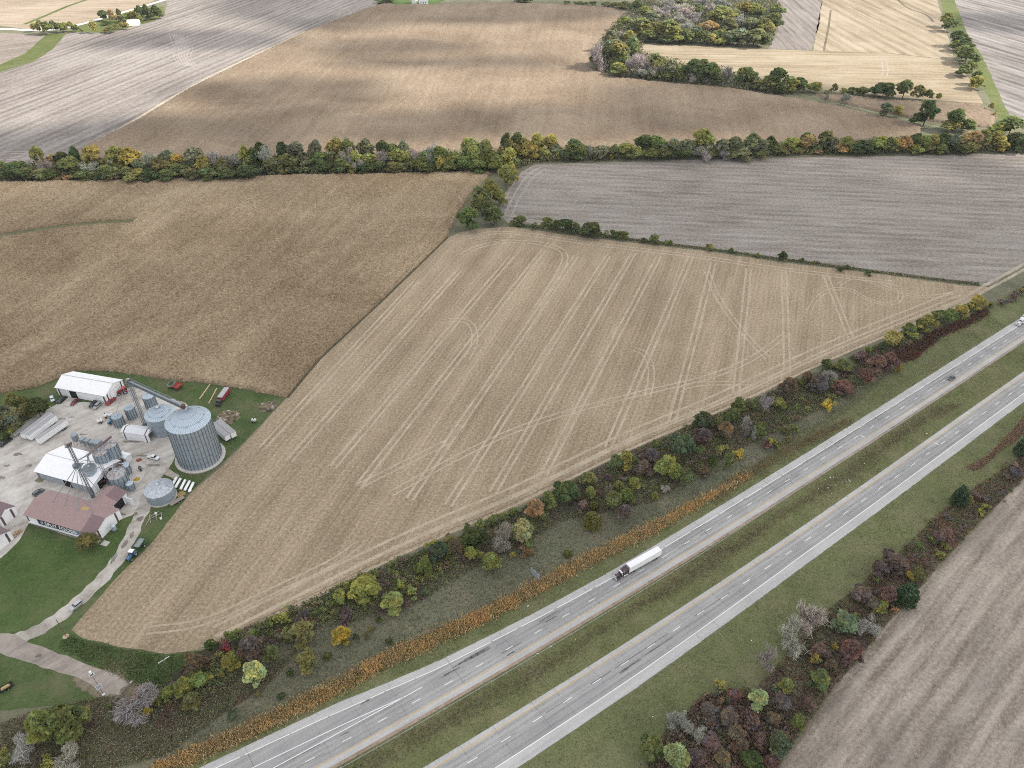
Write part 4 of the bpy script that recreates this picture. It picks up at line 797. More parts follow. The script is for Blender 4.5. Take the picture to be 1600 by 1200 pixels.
brush('undergrowth', GP([(921,100),(922,85),(955,45),(985,15),(1000,-5),(1210,-5),(1222,15),(1205,72),(1100,68),(1010,66),(1000,80),(1040,98),(1130,112),(1215,132),(1260,140),(1250,150),(1120,136),(960,121)]), 30000, [(.055, .064, .034), (.08, .086, .04), (.10, .098, .06), (.085, .08, .06)], 'bushy undergrowth filling the far wood beyond the maize', (.4, .9), (.4, 6.5), 22, 17)
brambles([GP(Z(1000, 900, 4, [(60,1240),(180,1000),(280,860),(400,760),(560,720),(720,760),(850,800),(930,900),(960,980),(900,1100),(850,1240)])), GP(TH2)], 150,
    [(.095, .066, .056), (.11, .066, .05), (.080, .082, .042), (.10, .075, .060), (.090, .082, .060), (.070, .064, .058)], 'tangled grey and russet brambles along the bottom right field edge', 62)
brush('undergrowth', GP(TH2), 36000, [(.085, .055, .048), (.105, .06, .045), (.075, .075, .038), (.07, .06, .04), (.13, .07, .045)], 'tangled russet undergrowth along the bottom right field edge', (.10, .26), (.05, .9), 8, 5)
brush('undergrowth', GP(Z(1000, 900, 4, [(100,1220),(180,1000),(280,860),(400,760),(560,720),(720,760),(850,800),(930,900),(960,980),(900,1100),(850,1220)])), 24000, [(.085, .06, .05), (.11, .062, .048), (.08, .075, .045), (.10, .075, .055), (.075, .06, .055)], 'dense russet and grey brambles at the bottom of the field edge scrub', (.12, .3), (.2, 2.2), 7, 15)
brush('undergrowth', GP([(150,1090),(250,1085),(330,1075),(400,1060),(470,1010),(430,1060),(330,1130),(260,1180),(150,1210),(0,1215),(0,1130),(60,1110)]), 26000, [(.085, .075, .045), (.11, .095, .055), (.075, .08, .04), (.12, .105, .07), (.08, .05, .04)], 'grey brown scrubby weeds at the bottom left below the asphalt road', (.10, .22), (.05, .7), 8, 7)
brush('undergrowth', GP([(240,1110),(330,1035),(440,965),(540,912),(700,850),(870,770),(1060,676),(1200,616),(1300,574),(1400,526),(1460,500),(1540,470),(1520,485),(1420,560),(1330,640),(1250,690),(1170,735),(1110,768),(1060,796),(1000,828),(930,862),(850,904),(780,942),(680,990),(600,1026),(530,1064),(450,1104),(390,1134),(330,1160),(240,1200)]), 90000, [(.085, .090, .062), (.10, .10, .07), (.11, .105, .08), (.095, .09, .055), (.07, .08, .05)], 'low grey green weeds on the open slope between the thicket and the reeds', (.08, .18), (.03, .3), 10, 8)
brush('undergrowth', GP([(800,351),(850,353),(1000,375),(1100,387),(1200,401),(1300,414),(1400,427),(1530,443),(1530,447),(1400,431),(1300,418),(1200,405),(1100,390),(1000,379),(850,358),(800,354)]), 5000, [(.05, .06, .03), (.08, .08, .04), (.10, .085, .05), (.045, .05, .03)], 'scrubby grass at the foot of the low hedge below the grey field', (.15, .4), (.05, .8), 20, 16)
blades('sumac_thicket', GP(Z(1250, 420, 4.571, [(690,600),(760,555),(860,520),(960,450),(1100,400),(1200,350),(1330,290),(1345,320),(1240,380),(1150,420),(1000,485),(860,600),(800,650),(710,665)])), 6500, [(.125, .042, .045), (.15, .052, .05), (.10, .09, .045), (.12, .055, .05), (.085, .06, .042)], 'deep crimson strip of sumac below the far thicket trees', (.5, 1.6), .16, 11, 8, 'sumac', .35, 1.0)
reed_c = smooth_line(GP([(235,1212),(330,1168),(390,1142),(450,1112),(530,1072),(600,1034),(680,998),(730,975),(780,950),(850,912),(930,870),(1000,836),(1060,804),(1110,776),(1170,742)]), 2)
nn_ = normals(reed_c); L_ = len(reed_c)
wfun = lambda i: float(np.interp(i/L_, [0, .25, .5, .75, .92, 1], [1.8, 1.9, 2.1, 1.5, .7, .1]))
reed_poly = [p+n*(wfun(i)+RNG.uniform(-.5, .5)) for i, (p, n) in enumerate(zip(reed_c, nn_))]+[p-n*(wfun(i)+RNG.uniform(-.5, .5)) for i, (p, n) in list(enumerate(zip(reed_c, nn_)))[::-1]]
blades('reed_bed', reed_poly, 42000, [(.27, .175, .085), (.32, .215, .095), (.35, .255, .125), (.14, .13, .06), (.23, .155, .09), (.29, .22, .12)], 'long orange brown strip of dry reeds above the motorway', (.6, 1.9), .06, 21, 6, 'reeds', .4, 1.1, 1.95)
blades('reed_bed', GP([(1110,776),(1140,752),(1181,728),(1215,708),(1250,690),(1322,655),(1330,660),(1255,699),(1220,718),(1188,736),(1150,760),(1120,786)]), 4200, [(.19, .125, .075), (.15, .13, .065), (.22, .15, .09)], 'thin rusty weed strip continuing the reeds to the right', (.3, .9), .08, 22, 7, 'reeds', .5, 1.2)
blades('dry_weeds', GP(Z(1480, 650, 8, [(270,640),(420,560),(560,470),(720,300),(960,40),(1100,-100),(1150,0),(960,200),(820,320),(640,440),(400,660),(300,680)])), 9000, [(.21, .135, .09), (.26, .18, .125), (.18, .13, .08)], 'pinkish brown strip of dead weeds right of the lower carriageway', (.4, 1.1), .09, 23, 6, 'weeds', .5)
med = [rp(s, -6.3+1.0*math.sin(s*.05)) for s in range(-60, 330, 6)]+[rp(s, -10.8+1.2*math.sin(s*.07)) for s in range(330, -60, -6)]
blades('dry_weeds', med, 20000, [(.150, .118, .078), (.175, .135, .090), (.130, .12, .065), (.15, .105, .075)], 'brown band of dead weeds down the grass median', (.2, .7), .08, 24, 9, 'weeds', .6, 1.3, 1.3)
for nm, pl, n, sd, lab in [('rough_grass', [rp(s, U_OUT(s)+.4) for s in range(-40, 420, 8)]+[rp(s, VU(s)+1) for s in range(420, -40, -8)], 46000, 31, 'green verge grass between the reeds and the upper carriageway'),
                           ('rough_grass', [rp(s, -3.6) for s in range(-40, 420, 8)]+[rp(s, L_IN(s)+.3) for s in range(420, -40, -8)], 40000, 32, 'green and brown tufted grass on the median'),
                           ('rough_grass', [rp(s, L_OUT(s)-.4) for s in range(10, 420, 8)]+[rp(s, -54) for s in range(420, 10, -8)], 60000, 33, 'green roadside grass right of the lower carriageway')]:
    blades(nm, pl, n, [(.082, .090, .042), (.105, .112, .050), (.13, .132, .064), (.155, .130, .082), (.095, .102, .044)], lab, (.08, .32), .10, sd, 8, 'grass', .9, .5, 1.6)
blades('rough_grass', GP([(128,1000),(180,1012),(260,1024),(320,1018),(290,1050),(240,1085),(200,1066),(150,1040),(90,1012),(110,992)]), 9000, [(.04, .065, .022), (.06, .085, .028), (.10, .095, .045)], 'rough green grass between the pale field tip and the asphalt road', (.08, .4), .1, 35, 7, 'grass', .8)
rg = random.Random(8)
for sec_pts in ([(x, y) for x, y in Z(1250, 650, 4.571, [(150,450),(165,490),(190,510),(215,440),(240,438),(250,495),(270,470),(293,457),(345,455),(360,468),(352,462),(300,480),(265,440),(225,555),(435,415),(458,340),(905,127),(180,455),(200,515),(330,470),(130,520),(208,382)])],
                [(925,948),(904,964),(883,981),(861,1010),(840,1022),(899,1000),(1003,836),(1125,990),(1174,1001),(1303,884),(1326,880),(1020,1120),(1346,761),(825,947)]):
    for (x, y) in sec_pts:
        r_ = rg.uniform(.14, .34); mb = MB(); mb.frus(-r_, r_, -r_*.6, r_*.6, 0, -r_*.6, r_*.7, -r_*.4, r_*.3, r_*.5)
        o = mb.build('litter', plain('white_litter', (.75, .75, .73), .8, .1)); p = G(x, y); o.location = (p.x, p.y, .1); o.rotation_euler = (0, 0, rg.uniform(0, 6))
        tag(o, 'small white scrap of litter lying on the motorway grass', 'litter', 'litter on the motorway grass')

# ================================================================== FARMYARD
WHITE = (.80, .80, .79)
M_WSHEET = ribbed('white_sheet_wall', (.80, .81, .82), .45, 0, .5, .3, 0, .02)
M_WSHEETY = ribbed('white_sheet_gable', (.83, .83, .83), .45, 1, .5, .3, 0, .02)
M_WROOF = ribbed('white_sheet_roof', (.80, .80, .80), .6, 0, .5, .3, 0, .02)
M_BROOF = ribbed('brown_sheet_roof', (.285, .190, .180), .6, 0, .55, .3, 0, .02, (.34, .25, .23), .25)
M_BROOFY = ribbed('brown_sheet_wing_roof', (.285, .190, .180), .6, 1, .55, .3, 0, .02, (.34, .25, .23), .25)
M_DPATCH = ribbed('dark_roof_patch', (.185, .125, .132), .6, 0, .6, .3, 0, .02)
M_BTRIM = plain('brown_trim', (.115, .075, .070), .5, .3)
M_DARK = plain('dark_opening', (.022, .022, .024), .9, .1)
M_GREYW = ribbed('grey_sheet_wall', (.33, .36, .40), .45, 0, .5, .3, .1, .02)
M_STONE = plain('stone_base', (.27, .25, .24), .95, .1, dirt=.5, scale=2.5)
M_GALVB = ribbed('galvanised_bin_wall', (.34, .40, .45), .55, 2, .5, .5, .35, .05, (.23, .27, .31), .3)
M_GALVR = plain('galvanised_roof', (.44, .51, .57), .48, .5, .35, dirt=.2, scale=.5)
M_GALVD = plain('stiffener_steel', (.17, .19, .21), .5, .4, .4)
M_RUSTR = ribbed('rusty_bin_roof', (.44, .46, .49), .9, 0, .55, .4, .3, .03, (.19, .10, .06), .75)
M_PATCHR = ribbed('blotched_bin_roof', (.52, .55, .58), .9, 0, .4, .4, .4, .03, (.26, .28, .31), .8)
M_RUST = plain('rusty_steel', (.14, .075, .05), .85, .2, .1, dirt=.4)
M_BLACK = plain('black_rubber', (.02, .02, .021), .85, .2); M_GLASS = plain('dark_glass', (.025, .03, .036), .12, .6, dirt=.02)
M_HUB = plain('wheel_hub', (.5, .5, .5), .4, .5, .5); M_PAINT = tinted('vehicle_paint'); M_CHROME = plain('polished_metal', (.6, .61, .62), .25, .6, .8)

def frame(A, B): d = B-A; return math.atan2(d.y, d.x)
def V2(x, y): return Vector((x, y, 0))
def slab_roof(mb, L, W, e, r, ov=.35, th=.14, mi=0):
    m = W/2; sl = (r-e)/m; z0 = e-ov*sl
    mb.ext([(-ov, z0), (m, r), (m, r+th), (-ov, z0+th)], -ov, L+ov, 'x', mi)
    mb.ext([(m, r), (W+ov, z0), (W+ov, z0+th), (m, r+th)], -ov, L+ov, 'x', mi)
def gable_walls(mb, L, W, e, r, mi=0, mg=1):
    mb.add([(0,0,0),(L,0,0),(L,0,e),(0,0,e)], [(0,1,2,3)], mi); mb.add([(0,W,0),(L,W,0),(L,W,e),(0,W,e)], [(3,2,1,0)], mi)
    for x, fl in ((0, 1), (L, 0)):
        f = (0,1,2,3,4); mb.add([(x,0,0),(x,W,0),(x,W,e),(x,W/2,r-.02),(x,0,e)], [f[::-1] if fl else f], mg)

# machine shed
sh = thing('machine_shed', 'large white gabled shed with brown corner stripes beside the brown maize', 'shed', V2(-224.8, 297.0), -.246)
L, W, e, r = 28.2, 13.0, 5.0, 7.9
m = MB(); gable_walls(m, L, W, e, r); m.build('wall', [M_WSHEET, M_WSHEETY], sh)
m = MB(); slab_roof(m, L, W, e, r); m.build('roof', M_WROOF, sh)
m = MB(); m.box(-.3, L+.3, W/2-.2, W/2+.2, r+.145, r+.20); m.build('ridge_cap', plain('ridge_grey', (.45, .45, .45)), sh)
for x in (1.3, L-1.3): m = MB(); m.box(x-.45, x+.45, -.06, -.01, .05, e-.2); m.build('corner_stripe', M_BTRIM, sh)
for y in (1.2, W-1.6): m = MB(); m.box(L+.01, L+.06, y-.35, y+.35, .05, e+.2); m.build('corner_stripe', M_BTRIM, sh)
m = MB(); m.box(7.3, 11.2, -.07, -.005, .0, 4.1); m.build('doorway', M_DARK, sh)
m = MB(); m.box(L+.01, L+.08, 3.0, 9.8, .05, 4.5); o = m.build('sliding_door', M_WSHEETY, sh)
m = MB(); m.box(L+.02, L+.12, 2.9, 9.9, 4.5, 4.62); m.box(L+.02, L+.12, 9.8, 9.95, .05, 4.5); m.box(L+.02, L+.12, 2.85, 3.0, .05, 4.5); m.build('door_rail', plain('rail_grey', (.35, .35, .36)), o)
m = MB(); m.box(-.45, L+.45, -.5, -.36, e-.22, e-.02); m.build('gutter', plain('gutter_grey', (.5, .5, .5)), sh)
m = MB(); m.box(5.8, 10.8, -6.5, -.3, .06, .16); o = m.build('concrete_apron', M_CONC); o.location = sh.location; o.rotation_euler = sh.rotation_euler; o['kind'] = 'structure'

# low white shed behind the elevator
ws = thing('storage_shed', 'low white gabled shed with grey walls behind the tall bucket elevator', 'shed', V2(-206.6, 239.0), -.3206)
L, W, e, r = 30.0, 16.6, 4.6, 7.3
m = MB(); gable_walls(m, L, W, e, r); m.build('wall', [M_GREYW, M_WSHEETY], ws)
m = MB(); slab_roof(m, L, W, e, r, .5); m.build('roof', M_WROOF, ws)
m = MB(); m.box(-.4, L+.4, W/2-.15, W/2+.15, r+.145, r+.19); m.build('ridge_cap', plain('ridge_grey', (.45, .45, .45)), ws)
m = MB(); m.box(14.5, 18.5, -.08, -.005, .0, 3.9); m.build('doorway', M_DARK, ws)
for x in (1.0, 29.0): m = MB(); m.box(x-.3, x+.3, -.07, -.005, .05, e-.25); m.build('corner_stripe', M_BTRIM, ws)
m = MB(); m.box(L+.01, L+.07, 3, 7, .05, 3.8); m.build('doorway', M_DARK, ws)

# feed mill, T-shaped under brown roofs
ml = thing('feed_mill', 'T-shaped white feed mill with brown roof and dark company sign', 'mill', V2(-198.3, 213.4), -.312)
L, W, e, r = 34.6, 14.1, 4.9, 7.4
m = MB(); gable_walls(m, L, W, e, r); m.build('wall', [M_WSHEET, M_WSHEETY], ml)
m = MB(); slab_roof(m, L, W, e, r, .4); m.build('roof', M_BROOF, ml)
sl = (r-e)/(W/2); m = MB(); m.ext([(-.42, e-.42*sl+.145), (W/2-.1, r+.145-.1*sl), (W/2-.1, r+.165-.1*sl), (-.42, e-.42*sl+.165)], L-6.2, L+.42, 'x'); o = m.build('roof_patch', M_DPATCH, ml); o['label'] = 'darker roof sheets at the sign gable end'
m = MB(); m.ext([(W/2+.9, r-.9*sl+.15), (W/2+3.2, r-3.2*sl+.15), (W/2+3.2, r-3.2*sl+.17), (W/2+.9, r-.9*sl+.17)], 21.3, 24.6, 'x'); o = m.build('roof_patch', plain('spilled_grain', (.46, .33, .15), .9, .1, dirt=.3), ml); o['label'] = 'yellow grain dust patch on the roof'
for x in (.9, L-.9): m = MB(); m.box(x-.4, x+.4, -.07, -.005, .05, e-.2); m.build('corner_stripe', M_BTRIM, ml)
for y in (1.9, W-2.4): m = MB(); m.box(L+.005, L+.06, y-.4, y+.4, .05, e+.3); m.build('corner_stripe', M_BTRIM, ml)
m = MB(); m.box(1.5, 29.6, -.55, -.01, .0, 1.35); m.build('stone_base', M_STONE, ml)
m = MB(); m.box(1.2, 30.0, -.8, -.01, 1.35, 1.55); m.build('ledge', plain('ledge_white', (.7, .7, .7)), ml)
sg = MB(); sg.box(6.0, 29.2, -.16, -.02, 1.6, 4.5); so = sg.build('sign_panel', plain('navy_panel', (.022, .030, .052), .5, .3), ml)
m = MB(); m.box(22.6, 29.0, -.20, -.165, 1.85, 4.35); o = m.build('panel', plain('slate_panel', (.20, .24, .33), .5), so)
def text(s, size, name, mat, parent, loc, rot, ext=.03):
    cu = bpy.data.curves.new(name, 'FONT'); cu.body = s; cu.size = size; cu.extrude = ext; cu.align_x = 'LEFT'; cu.offset = .035; cu.space_character = 1.05
    t = bpy.data.objects.new(name, cu); COL.objects.link(t); dg = bpy.context.evaluated_depsgraph_get(); dg.update()
    me = bpy.data.meshes.new_from_object(t.evaluated_get(dg)); bpy.data.objects.remove(t); me.materials.clear(); me.materials.append(mat)
    o = link(name, me, parent); o.location = loc; o.rotation_euler = rot; return o
M_LET = plain('white_lettering', (.78, .78, .76), .6, .2, dirt=.02)
text('SPLIT FOODS', 2.55, 'lettering', M_LET, so, (9.6, -.19, 2.1), (math.pi/2, 0, 0))
m = MB(); m.lathe([(.75, -.20), (.75, -.17)], 8.2, 0, 20, axis='y', cz=3.0); m.build('emblem', plain('emblem_grey', (.35, .42, .40), .6), so)
# rear wing
wx0, wx1, wy1, we, wr = 21.2, 30.6, 23.0, 4.9, 7.0
m = MB(); wm = (wx0+wx1)/2
m.add([(wx0,W,0),(wx0,wy1,0),(wx0,wy1,we),(wx0,W,we)], [(0,1,2,3)], 0); m.add([(wx1,W,0),(wx1,wy1,0),(wx1,wy1,we),(wx1,W,we)], [(0,1,2,3)], 0)
m.add([(wx0,wy1,0),(wx1,wy1,0),(wx1,wy1,we),(wm,wy1,wr-.02),(wx0,wy1,we)], [(0,1,2,3,4)], 1); m.build('wing_wall', [M_WSHEETY, M_WSHEET], ml)
m = MB(); ws_ = (wr-we)/(wm-wx0)
for xa, sg_ in ((wx0-.4, 1), (wx1+.4, -1)):
    z0 = we-.4*ws_; m.ext([(xa, z0+.03), (wm, wr+.03), (wm, wr+.17), (xa, z0+.17)], W/2+(.2 if sg_ > 0 else .2), wy1+.4, 'y')
m.build('wing_roof', M_BROOFY, ml)
m = MB(); m.ext([(wm+.15, wr+.175-.15*ws_), (wx1+.42, we-.42*ws_+.175), (wx1+.42, we-.42*ws_+.195), (wm+.15, wr+.195-.15*ws_)], 17.4, wy1+.42, 'y'); o = m.build('roof_patch', M_DPATCH, ml); o['label'] = 'darker roof sheets on the rear wing'
m = MB(); m.box(wx1+.005, wx1+.07, 15.6, 20.6, 0, 4.3); m.build('doorway', M_DARK, ml)
m = MB(); m.box(wx1+.1, wx1+4.8, 21.0, 21.15, .15, 4.4); o = m.build('barn_door', M_WSHEET, ml); o['label'] = 'white door swung wide open'
m = MB(); m.box(wx1+.4, wx1+4.4, 15.6, 15.7, .1, .5); m.build('ramp_wall', plain('brown_board', (.22, .15, .10)), ml)
m = MB(); m.lathe([(.9, 0), (.9, 2.3), (.15, 2.9)], L+2.2, 7.2, 18); m.lathe([(1.02, 2.3), (.15, 2.95)], L+2.2, 7.2, 18); t = thing('hopper_tank', 'small round galvanised tank beside the white mill gable', 'tank'); o = m.build('tank_body', M_GALVR, t, True); 
m = MB(); [m.tube((L+2.2+a, 7.2+b, -1.0), (L+2.2+a, 7.2+b, .1), .06) for a in (-.7, .7) for b in (-.7, .7)]; m.build('leg', M_GALV, t); t.location = ml.location+Vector((0, 0, 1.0)); t.rotation_euler = ml.rotation_euler
m = MB(); m.box(36.0, 39.0, -.6, 1.8, .05, .13); o = m.build('concrete_pad', M_CONC); o.location = ml.location; o.rotation_euler = ml.rotation_euler; o['kind'] = 'structure'

# two brown-roofed barns cut by the left edge
def barn(lab, A, rz, L, W, e, r, offs):
    t = thing('barn', lab, 'barn', A, rz); m = MB(); gable_walls(m, L, W, e, r); m.build('wall', [M_WSHEET, M_WSHEETY], t)
    m = MB(); slab_roof(m, L, W, e, r, .3); m.build('roof', ribbed('plum_sheet_roof', (.165, .110, .118), .6, 0, .55, .3, 0, .02), t)
    for y in offs: m = MB(); m.box(L+.005, L+.06, y-.45, y+.45, .05, e+.2); m.build('corner_stripe', M_BTRIM, t)
    return t
for lab, A_, C_, W, e, r, ya in [('upper of two brown roofed barns cut by the left edge, beyond the mill drive', (5, 824), (29, 803), 0, 4.6, 6.8, 2.0), ('lower of two brown roofed barns cut by the left edge, beside the lawn', (0, 861), (22, 841), 0, 4.6, 6.8, 2.0)]:
    a, c = G(*A_), G(*C_); d = c-a; W = d.length+ (0 if A_[0] else 2.5); ang = math.atan2(d.y, d.x)-math.pi/2
    if not A_[0]: a = a - d.normalized()*2.5
    Lb = 22.0; u = Vector((math.cos(ang), math.sin(ang), 0)); barn(lab, a-u*Lb, ang, Lb, W, e, r, (1.2, W-1.9))

# drive-through dump shed
ds = thing('dump_shed', 'narrow white drive-through shed with brown bands below the grain bins', 'shed', V2(-179.6, 264.5), -.19)
L, W, e, r = 13.2, 5.2, 4.6, 5.7
m = MB(); m.add([(0,0,0),(L,0,0),(L,0,e),(0,0,e)], [(0,1,2,3)]); m.add([(0,W,0),(L,W,0),(L,W,e),(0,W,e)], [(3,2,1,0)])
for x in (0, L):
    m.add([(x,0,0),(x,.7,0),(x,.7,4.2),(x,W-.7,4.2),(x,W-.7,0),(x,W,0),(x,W,e),(x,W/2,r),(x,0,e)], [(0,1,2,8),(3,4,5,6),(2,3,6,7,8)], 1)
m.build('wall', [M_WSHEET, M_WSHEETY], ds)
m = MB(); slab_roof(m, L, W, e, r, .25, .12); m.build('roof', ribbed('offwhite_sheet_roof', (.64, .65, .66), .6, 0, .5, .3, 0, .02), ds)
for x in (1.2, L-1.2):
    m = MB(); m.box(x-.25, x+.25, -.07, -.005, .05, e-.1); m.box(x-.25, x+.25, W+.005, W+.07, .05, e-.1)
    s2 = (r-e)/(W/2); m.ext([(-.28, e-.28*s2+.125), (W/2, r+.125), (W/2, r+.165), (-.28, e-.28*s2+.165)], x-.25, x+.25); m.ext([(W/2, r+.125), (W+.28, e-.28*s2+.125), (W+.28, e-.28*s2+.165), (W/2, r+.165)], x-.25, x+.25)
    m.build('brown_band', M_BTRIM, ds)
m = MB(); m.box(.1, L-.1, .1, W-.1, .06, .14); m.box(L-.1, L+3, .3, W-.3, .06, .12); m.build('floor_slab', M_CONC, ds)

# ---- grain bins
def grain_bin(lab, c, r, h, peak, n=48, stiff=0, base=0.0, roof=None, hoop=0, z0=0.0, name='grain_bin', cap=True, ladder=True, vents=0, floor_h=0):
    t = thing(name, lab, 'grain bin', (c[0], c[1], 0))
    if base: m = MB(); m.lathe([(base, 0), (base, .45), (r*.5, .46)], 0, 0, n); m.build('base_slab', M_CONC, t)
    m = MB(); m.lathe([(r, z0+.46 if base else z0+.05), (r, z0+h)], 0, 0, n)
    wl_ = m.build('wall', M_GALVB, t, True)
    if stiff:
        m = MB()
        for k in range(stiff):
            a = 2*math.pi*k/stiff; m.M = Matrix.Rotation(a, 4, 'Z'); m.box(r-.02, r+.16, -.13, .13, z0+.5, z0+h-.15)
        m.build('stiffener', M_GALVD, wl_)
    if hoop:
        m = MB()
        for k in range(1, hoop): z = z0+h*k/hoop; m.lathe([(r+.005, z-.05), (r+.05, z-.05), (r+.05, z+.05), (r+.005, z+.05)], 0, 0, n)
        m.build('hoop', M_GALVD, wl_)
    m = MB(); ro = r*1.02; ri = max(.35, r*.09); zt = z0+h
    m.lathe([(ro, zt-.05), (ro, zt+.04), (ri, zt+peak)], 0, 0, n); rf = m.build('roof', roof or M_GALVR, t)
    m = MB(); kk = max(12, int(r*6))
    for k in range(kk):
        a = 2*math.pi*k/kk; m.M = Matrix.Rotation(a, 4, 'Z'); m.tube((ro, 0, zt+.06), (ri, 0, zt+peak+.02), .035+.006*r/2, 3, caps=False)
    if r > 5:
        m.M = None
        for q in (.36, .7): rr_ = ri+(ro-ri)*q; zz = zt+peak*(1-q)+.08; m.lathe([(rr_+.07, zz-.04), (rr_-.07, zz+.02)], 0, 0, n)
    m.build('roof_rib', plain('roof_rib_steel', (.27, .31, .35), .5, .4, .3) if not roof else roof, rf)
    if cap: m = MB(); m.lathe([(ri*1.25, zt+peak-.06), (ri*1.25, zt+peak+.28), (.05, zt+peak+.42)], 0, 0, 20); m.build('cap', M_GALVR, rf)
    if ladder:
        m = MB(); m.M = Matrix.Rotation(-1.9, 4, 'Z')
        for y in (-.25, .25): m.tube((r+.25, y, z0+.6), (r+.25, y, zt), .03, 4)
        for k in range(int(h/.8)): m.tube((r+.25, -.25, z0+.9+k*.8), (r+.25, .25, z0+.9+k*.8), .02, 4)
        m.build('ladder', M_GALV, t)
    for k in range(vents):
        a = 2*math.pi*k/vents+.3; m = MB(); q = .72; rr_ = ri+(ro-ri)*q; zz = zt+peak*(1-q); m.M = Matrix.Rotation(a, 4, 'Z')@Matrix.Translation((rr_, 0, zz)); m.box(-.3, .3, -.3, .3, 0, .6); m.build('vent', M_GALVR, rf)
    return t
big = (-140.4, 252.6)
grain_bin('huge grain bin with dark vertical ribs on a concrete ring', big, 9.4, 22.0, 5.6, 72, 38, 10.9, None, 7, vents=8)
grain_bin('wide grey grain bin standing behind the huge ribbed bin', (-162.8, 271.0), 6.4, 10.2, 3.4, 56, 0, 6.9, None, 3, vents=5)
grain_bin('pale grain bin farthest back, half hidden by the conveyor tower', (-175.0, 287.5), 2.7, 7.2, 1.6, 32, 14, 0)
grain_bin('narrow dark bin nearest the tower foot', (-181.5, 279.8), 2.3, 6.2, .5, 28, 12, 0, plain('flat_grey_roof', (.30, .35, .40), .5, .4, .3))
grain_bin('narrow dark bin nearest the dump shed end', (-185.2, 274.2), 2.4, 5.6, .5, 28, 12, 0, plain('flat_grey_roof', (.30, .35, .40), .5, .4, .3))
grain_bin('short wide silver bin with blotched roof beside the gravel lane', (-148.9, 227.9), 5.9, 5.2, 2.3, 48, 0, 6.2, M_PATCHR, 3)
# mill bins
def mill_bin(lab, bx, by, r, ty, peak, z0=0.0, stiff=12, roof=M_RUSTR):
    g = G(bx, by, z0); d = Vector((g.x, g.y, 0)).normalized(); c = g+d*r; h = top_height(c.y, ty)-z0
    return grain_bin(lab, (c.x, c.y), r, max(2, h), peak, 32, stiff, 0, roof, 0, z0), c, h
b1, c1, h1 = mill_bin('left of the two rusty-roofed hopper bins raised on a steel frame', 166.3, 730, 3.0, 706, 1.2, 4.0)
b2, c2, h2 = mill_bin('right of the two rusty-roofed hopper bins raised on a steel frame', 181.5, 719, 3.0, 694, 1.2, 4.0)
for b, h in ((b1, h1), (b2, h2)):
    m = MB(); m.lathe([(.35, 1.3), (3.0, 4.1)], 0, 0, 32); m.build('hopper_cone', M_GALVR, b, True)
    for k in range(6): a = k*1.047+.3; m = MB(); m.tube((2.9*math.cos(a), 2.9*math.sin(a), 0), (2.9*math.cos(a), 2.9*math.sin(a), 4.2), .12); m.build('leg', M_RUST, b)
    m = MB(); m.lathe([(3.02, 4.0), (3.25, 4.0), (3.25, 4.22), (3.02, 4.22)], 0, 0, 32); m.build('ring_beam', M_CHROME, b)
mill_bin('rusty ribbed silver bin directly behind the mill wing', 193.0, 766, 3.7, 740, 1.6)
mill_bin('small domed bin at the right of the rusty mill bin', 207.5, 768, 1.6, 755, .7, 0, 8, M_GALVR)
mill_bin('plain silver bin between the hopper bins and the concrete slab', 200.5, 744, 2.2, 727, .9, 0, 10, M_GALVR)
grain_bin('dark round hopper tank rising through the storage shed roof', (-180.6, 236.5), 2.6, 9.2, .4, 28, 0, 0, plain('dark_bin_lid', (.17, .19, .20), .6, .3, .2), ladder=False)

# ---- bucket elevators
M_ELEV = plain('elevator_steel', (.20, .225, .25), .5, .5, .4, dirt=.2)
def tower(lab, c, h, wd=1.3, arm=True, rz=0.0):
    t = thing('bucket_elevator', lab, 'elevator', c, rz)
    for a in (-1, 1):
        for b in (-1, 1): m = MB(); m.tube((a*wd/2, b*wd/2, 0), (a*wd/2, b*wd/2, h), .09, 4); m.build('leg', M_ELEV, t)
    m = MB(); k = int(h/2.6)
    for i in range(k):
        z0, z1 = h*i/k, h*(i+1)/k
        for (a, b), (p, q) in zip([(-1,-1),(1,-1),(1,1),(-1,1)], [(1,-1),(1,1),(-1,1),(-1,-1)]):
            m.tube((a*wd/2, b*wd/2, z0), (p*wd/2, q*wd/2, z1), .035, 3, caps=False); m.tube((a*wd/2, b*wd/2, z1), (p*wd/2, q*wd/2, z1), .05, 3, caps=False)
    m.build('bracing', M_ELEV, t)
    for a in (-.32, .32): m = MB(); m.box(a-.16, a+.16, -.16, .16, .3, h+.3); m.build('casing', plain('casing_steel', (.28, .31, .34), .45, .5, .4), t)
    m = MB(); m.box(-1.2, 1.2, -1.2, 1.2, h-.15, h-.05)
    for a in (-1.15, 1.15): m.path([(a, -1.15, h+1), (a, 1.15, h+1)], .04); m.path([(-1.15, a, h+1), (1.15, a, h+1)], .04); [m.tube((a, b, h-.1), (a, b, h+1), .04, 4) for b in (-1.15, 0, 1.15)]
    m.build('platform', M_ELEV, t)
    m = MB(); m.lathe([(.9, -.45), (.9, .45)], 0, 0, 16, axis='y', cz=h+.7); m.box(-.9, .9, -.45, .45, h, h+.7); m.build('head', plain('head_steel', (.42, .38, .34), .6, .4, .2, dirt=.3), t)
    m = MB(); m.box(.4, 1.4, -.5, .3, h+.5, h+1.2); m.lathe([(.3, -1.4), (.3, -.5)], .3, 0, 10, axis='y', cz=h+.9); m.build('motor', M_RUST, t)
    m = MB(); m.box(-.7, .7, -.4, .4, 0, 1.1); m.build('boot', M_ELEV, t)
    return t
T1 = G(146, 777); h1_ = top_height(T1.y, 696)
tw = tower('tall bucket elevator with fan of spouts over the brown mill roof', T1, h1_, 1.05, rz=.3)
zd = top_height(T1.y, 727.7)
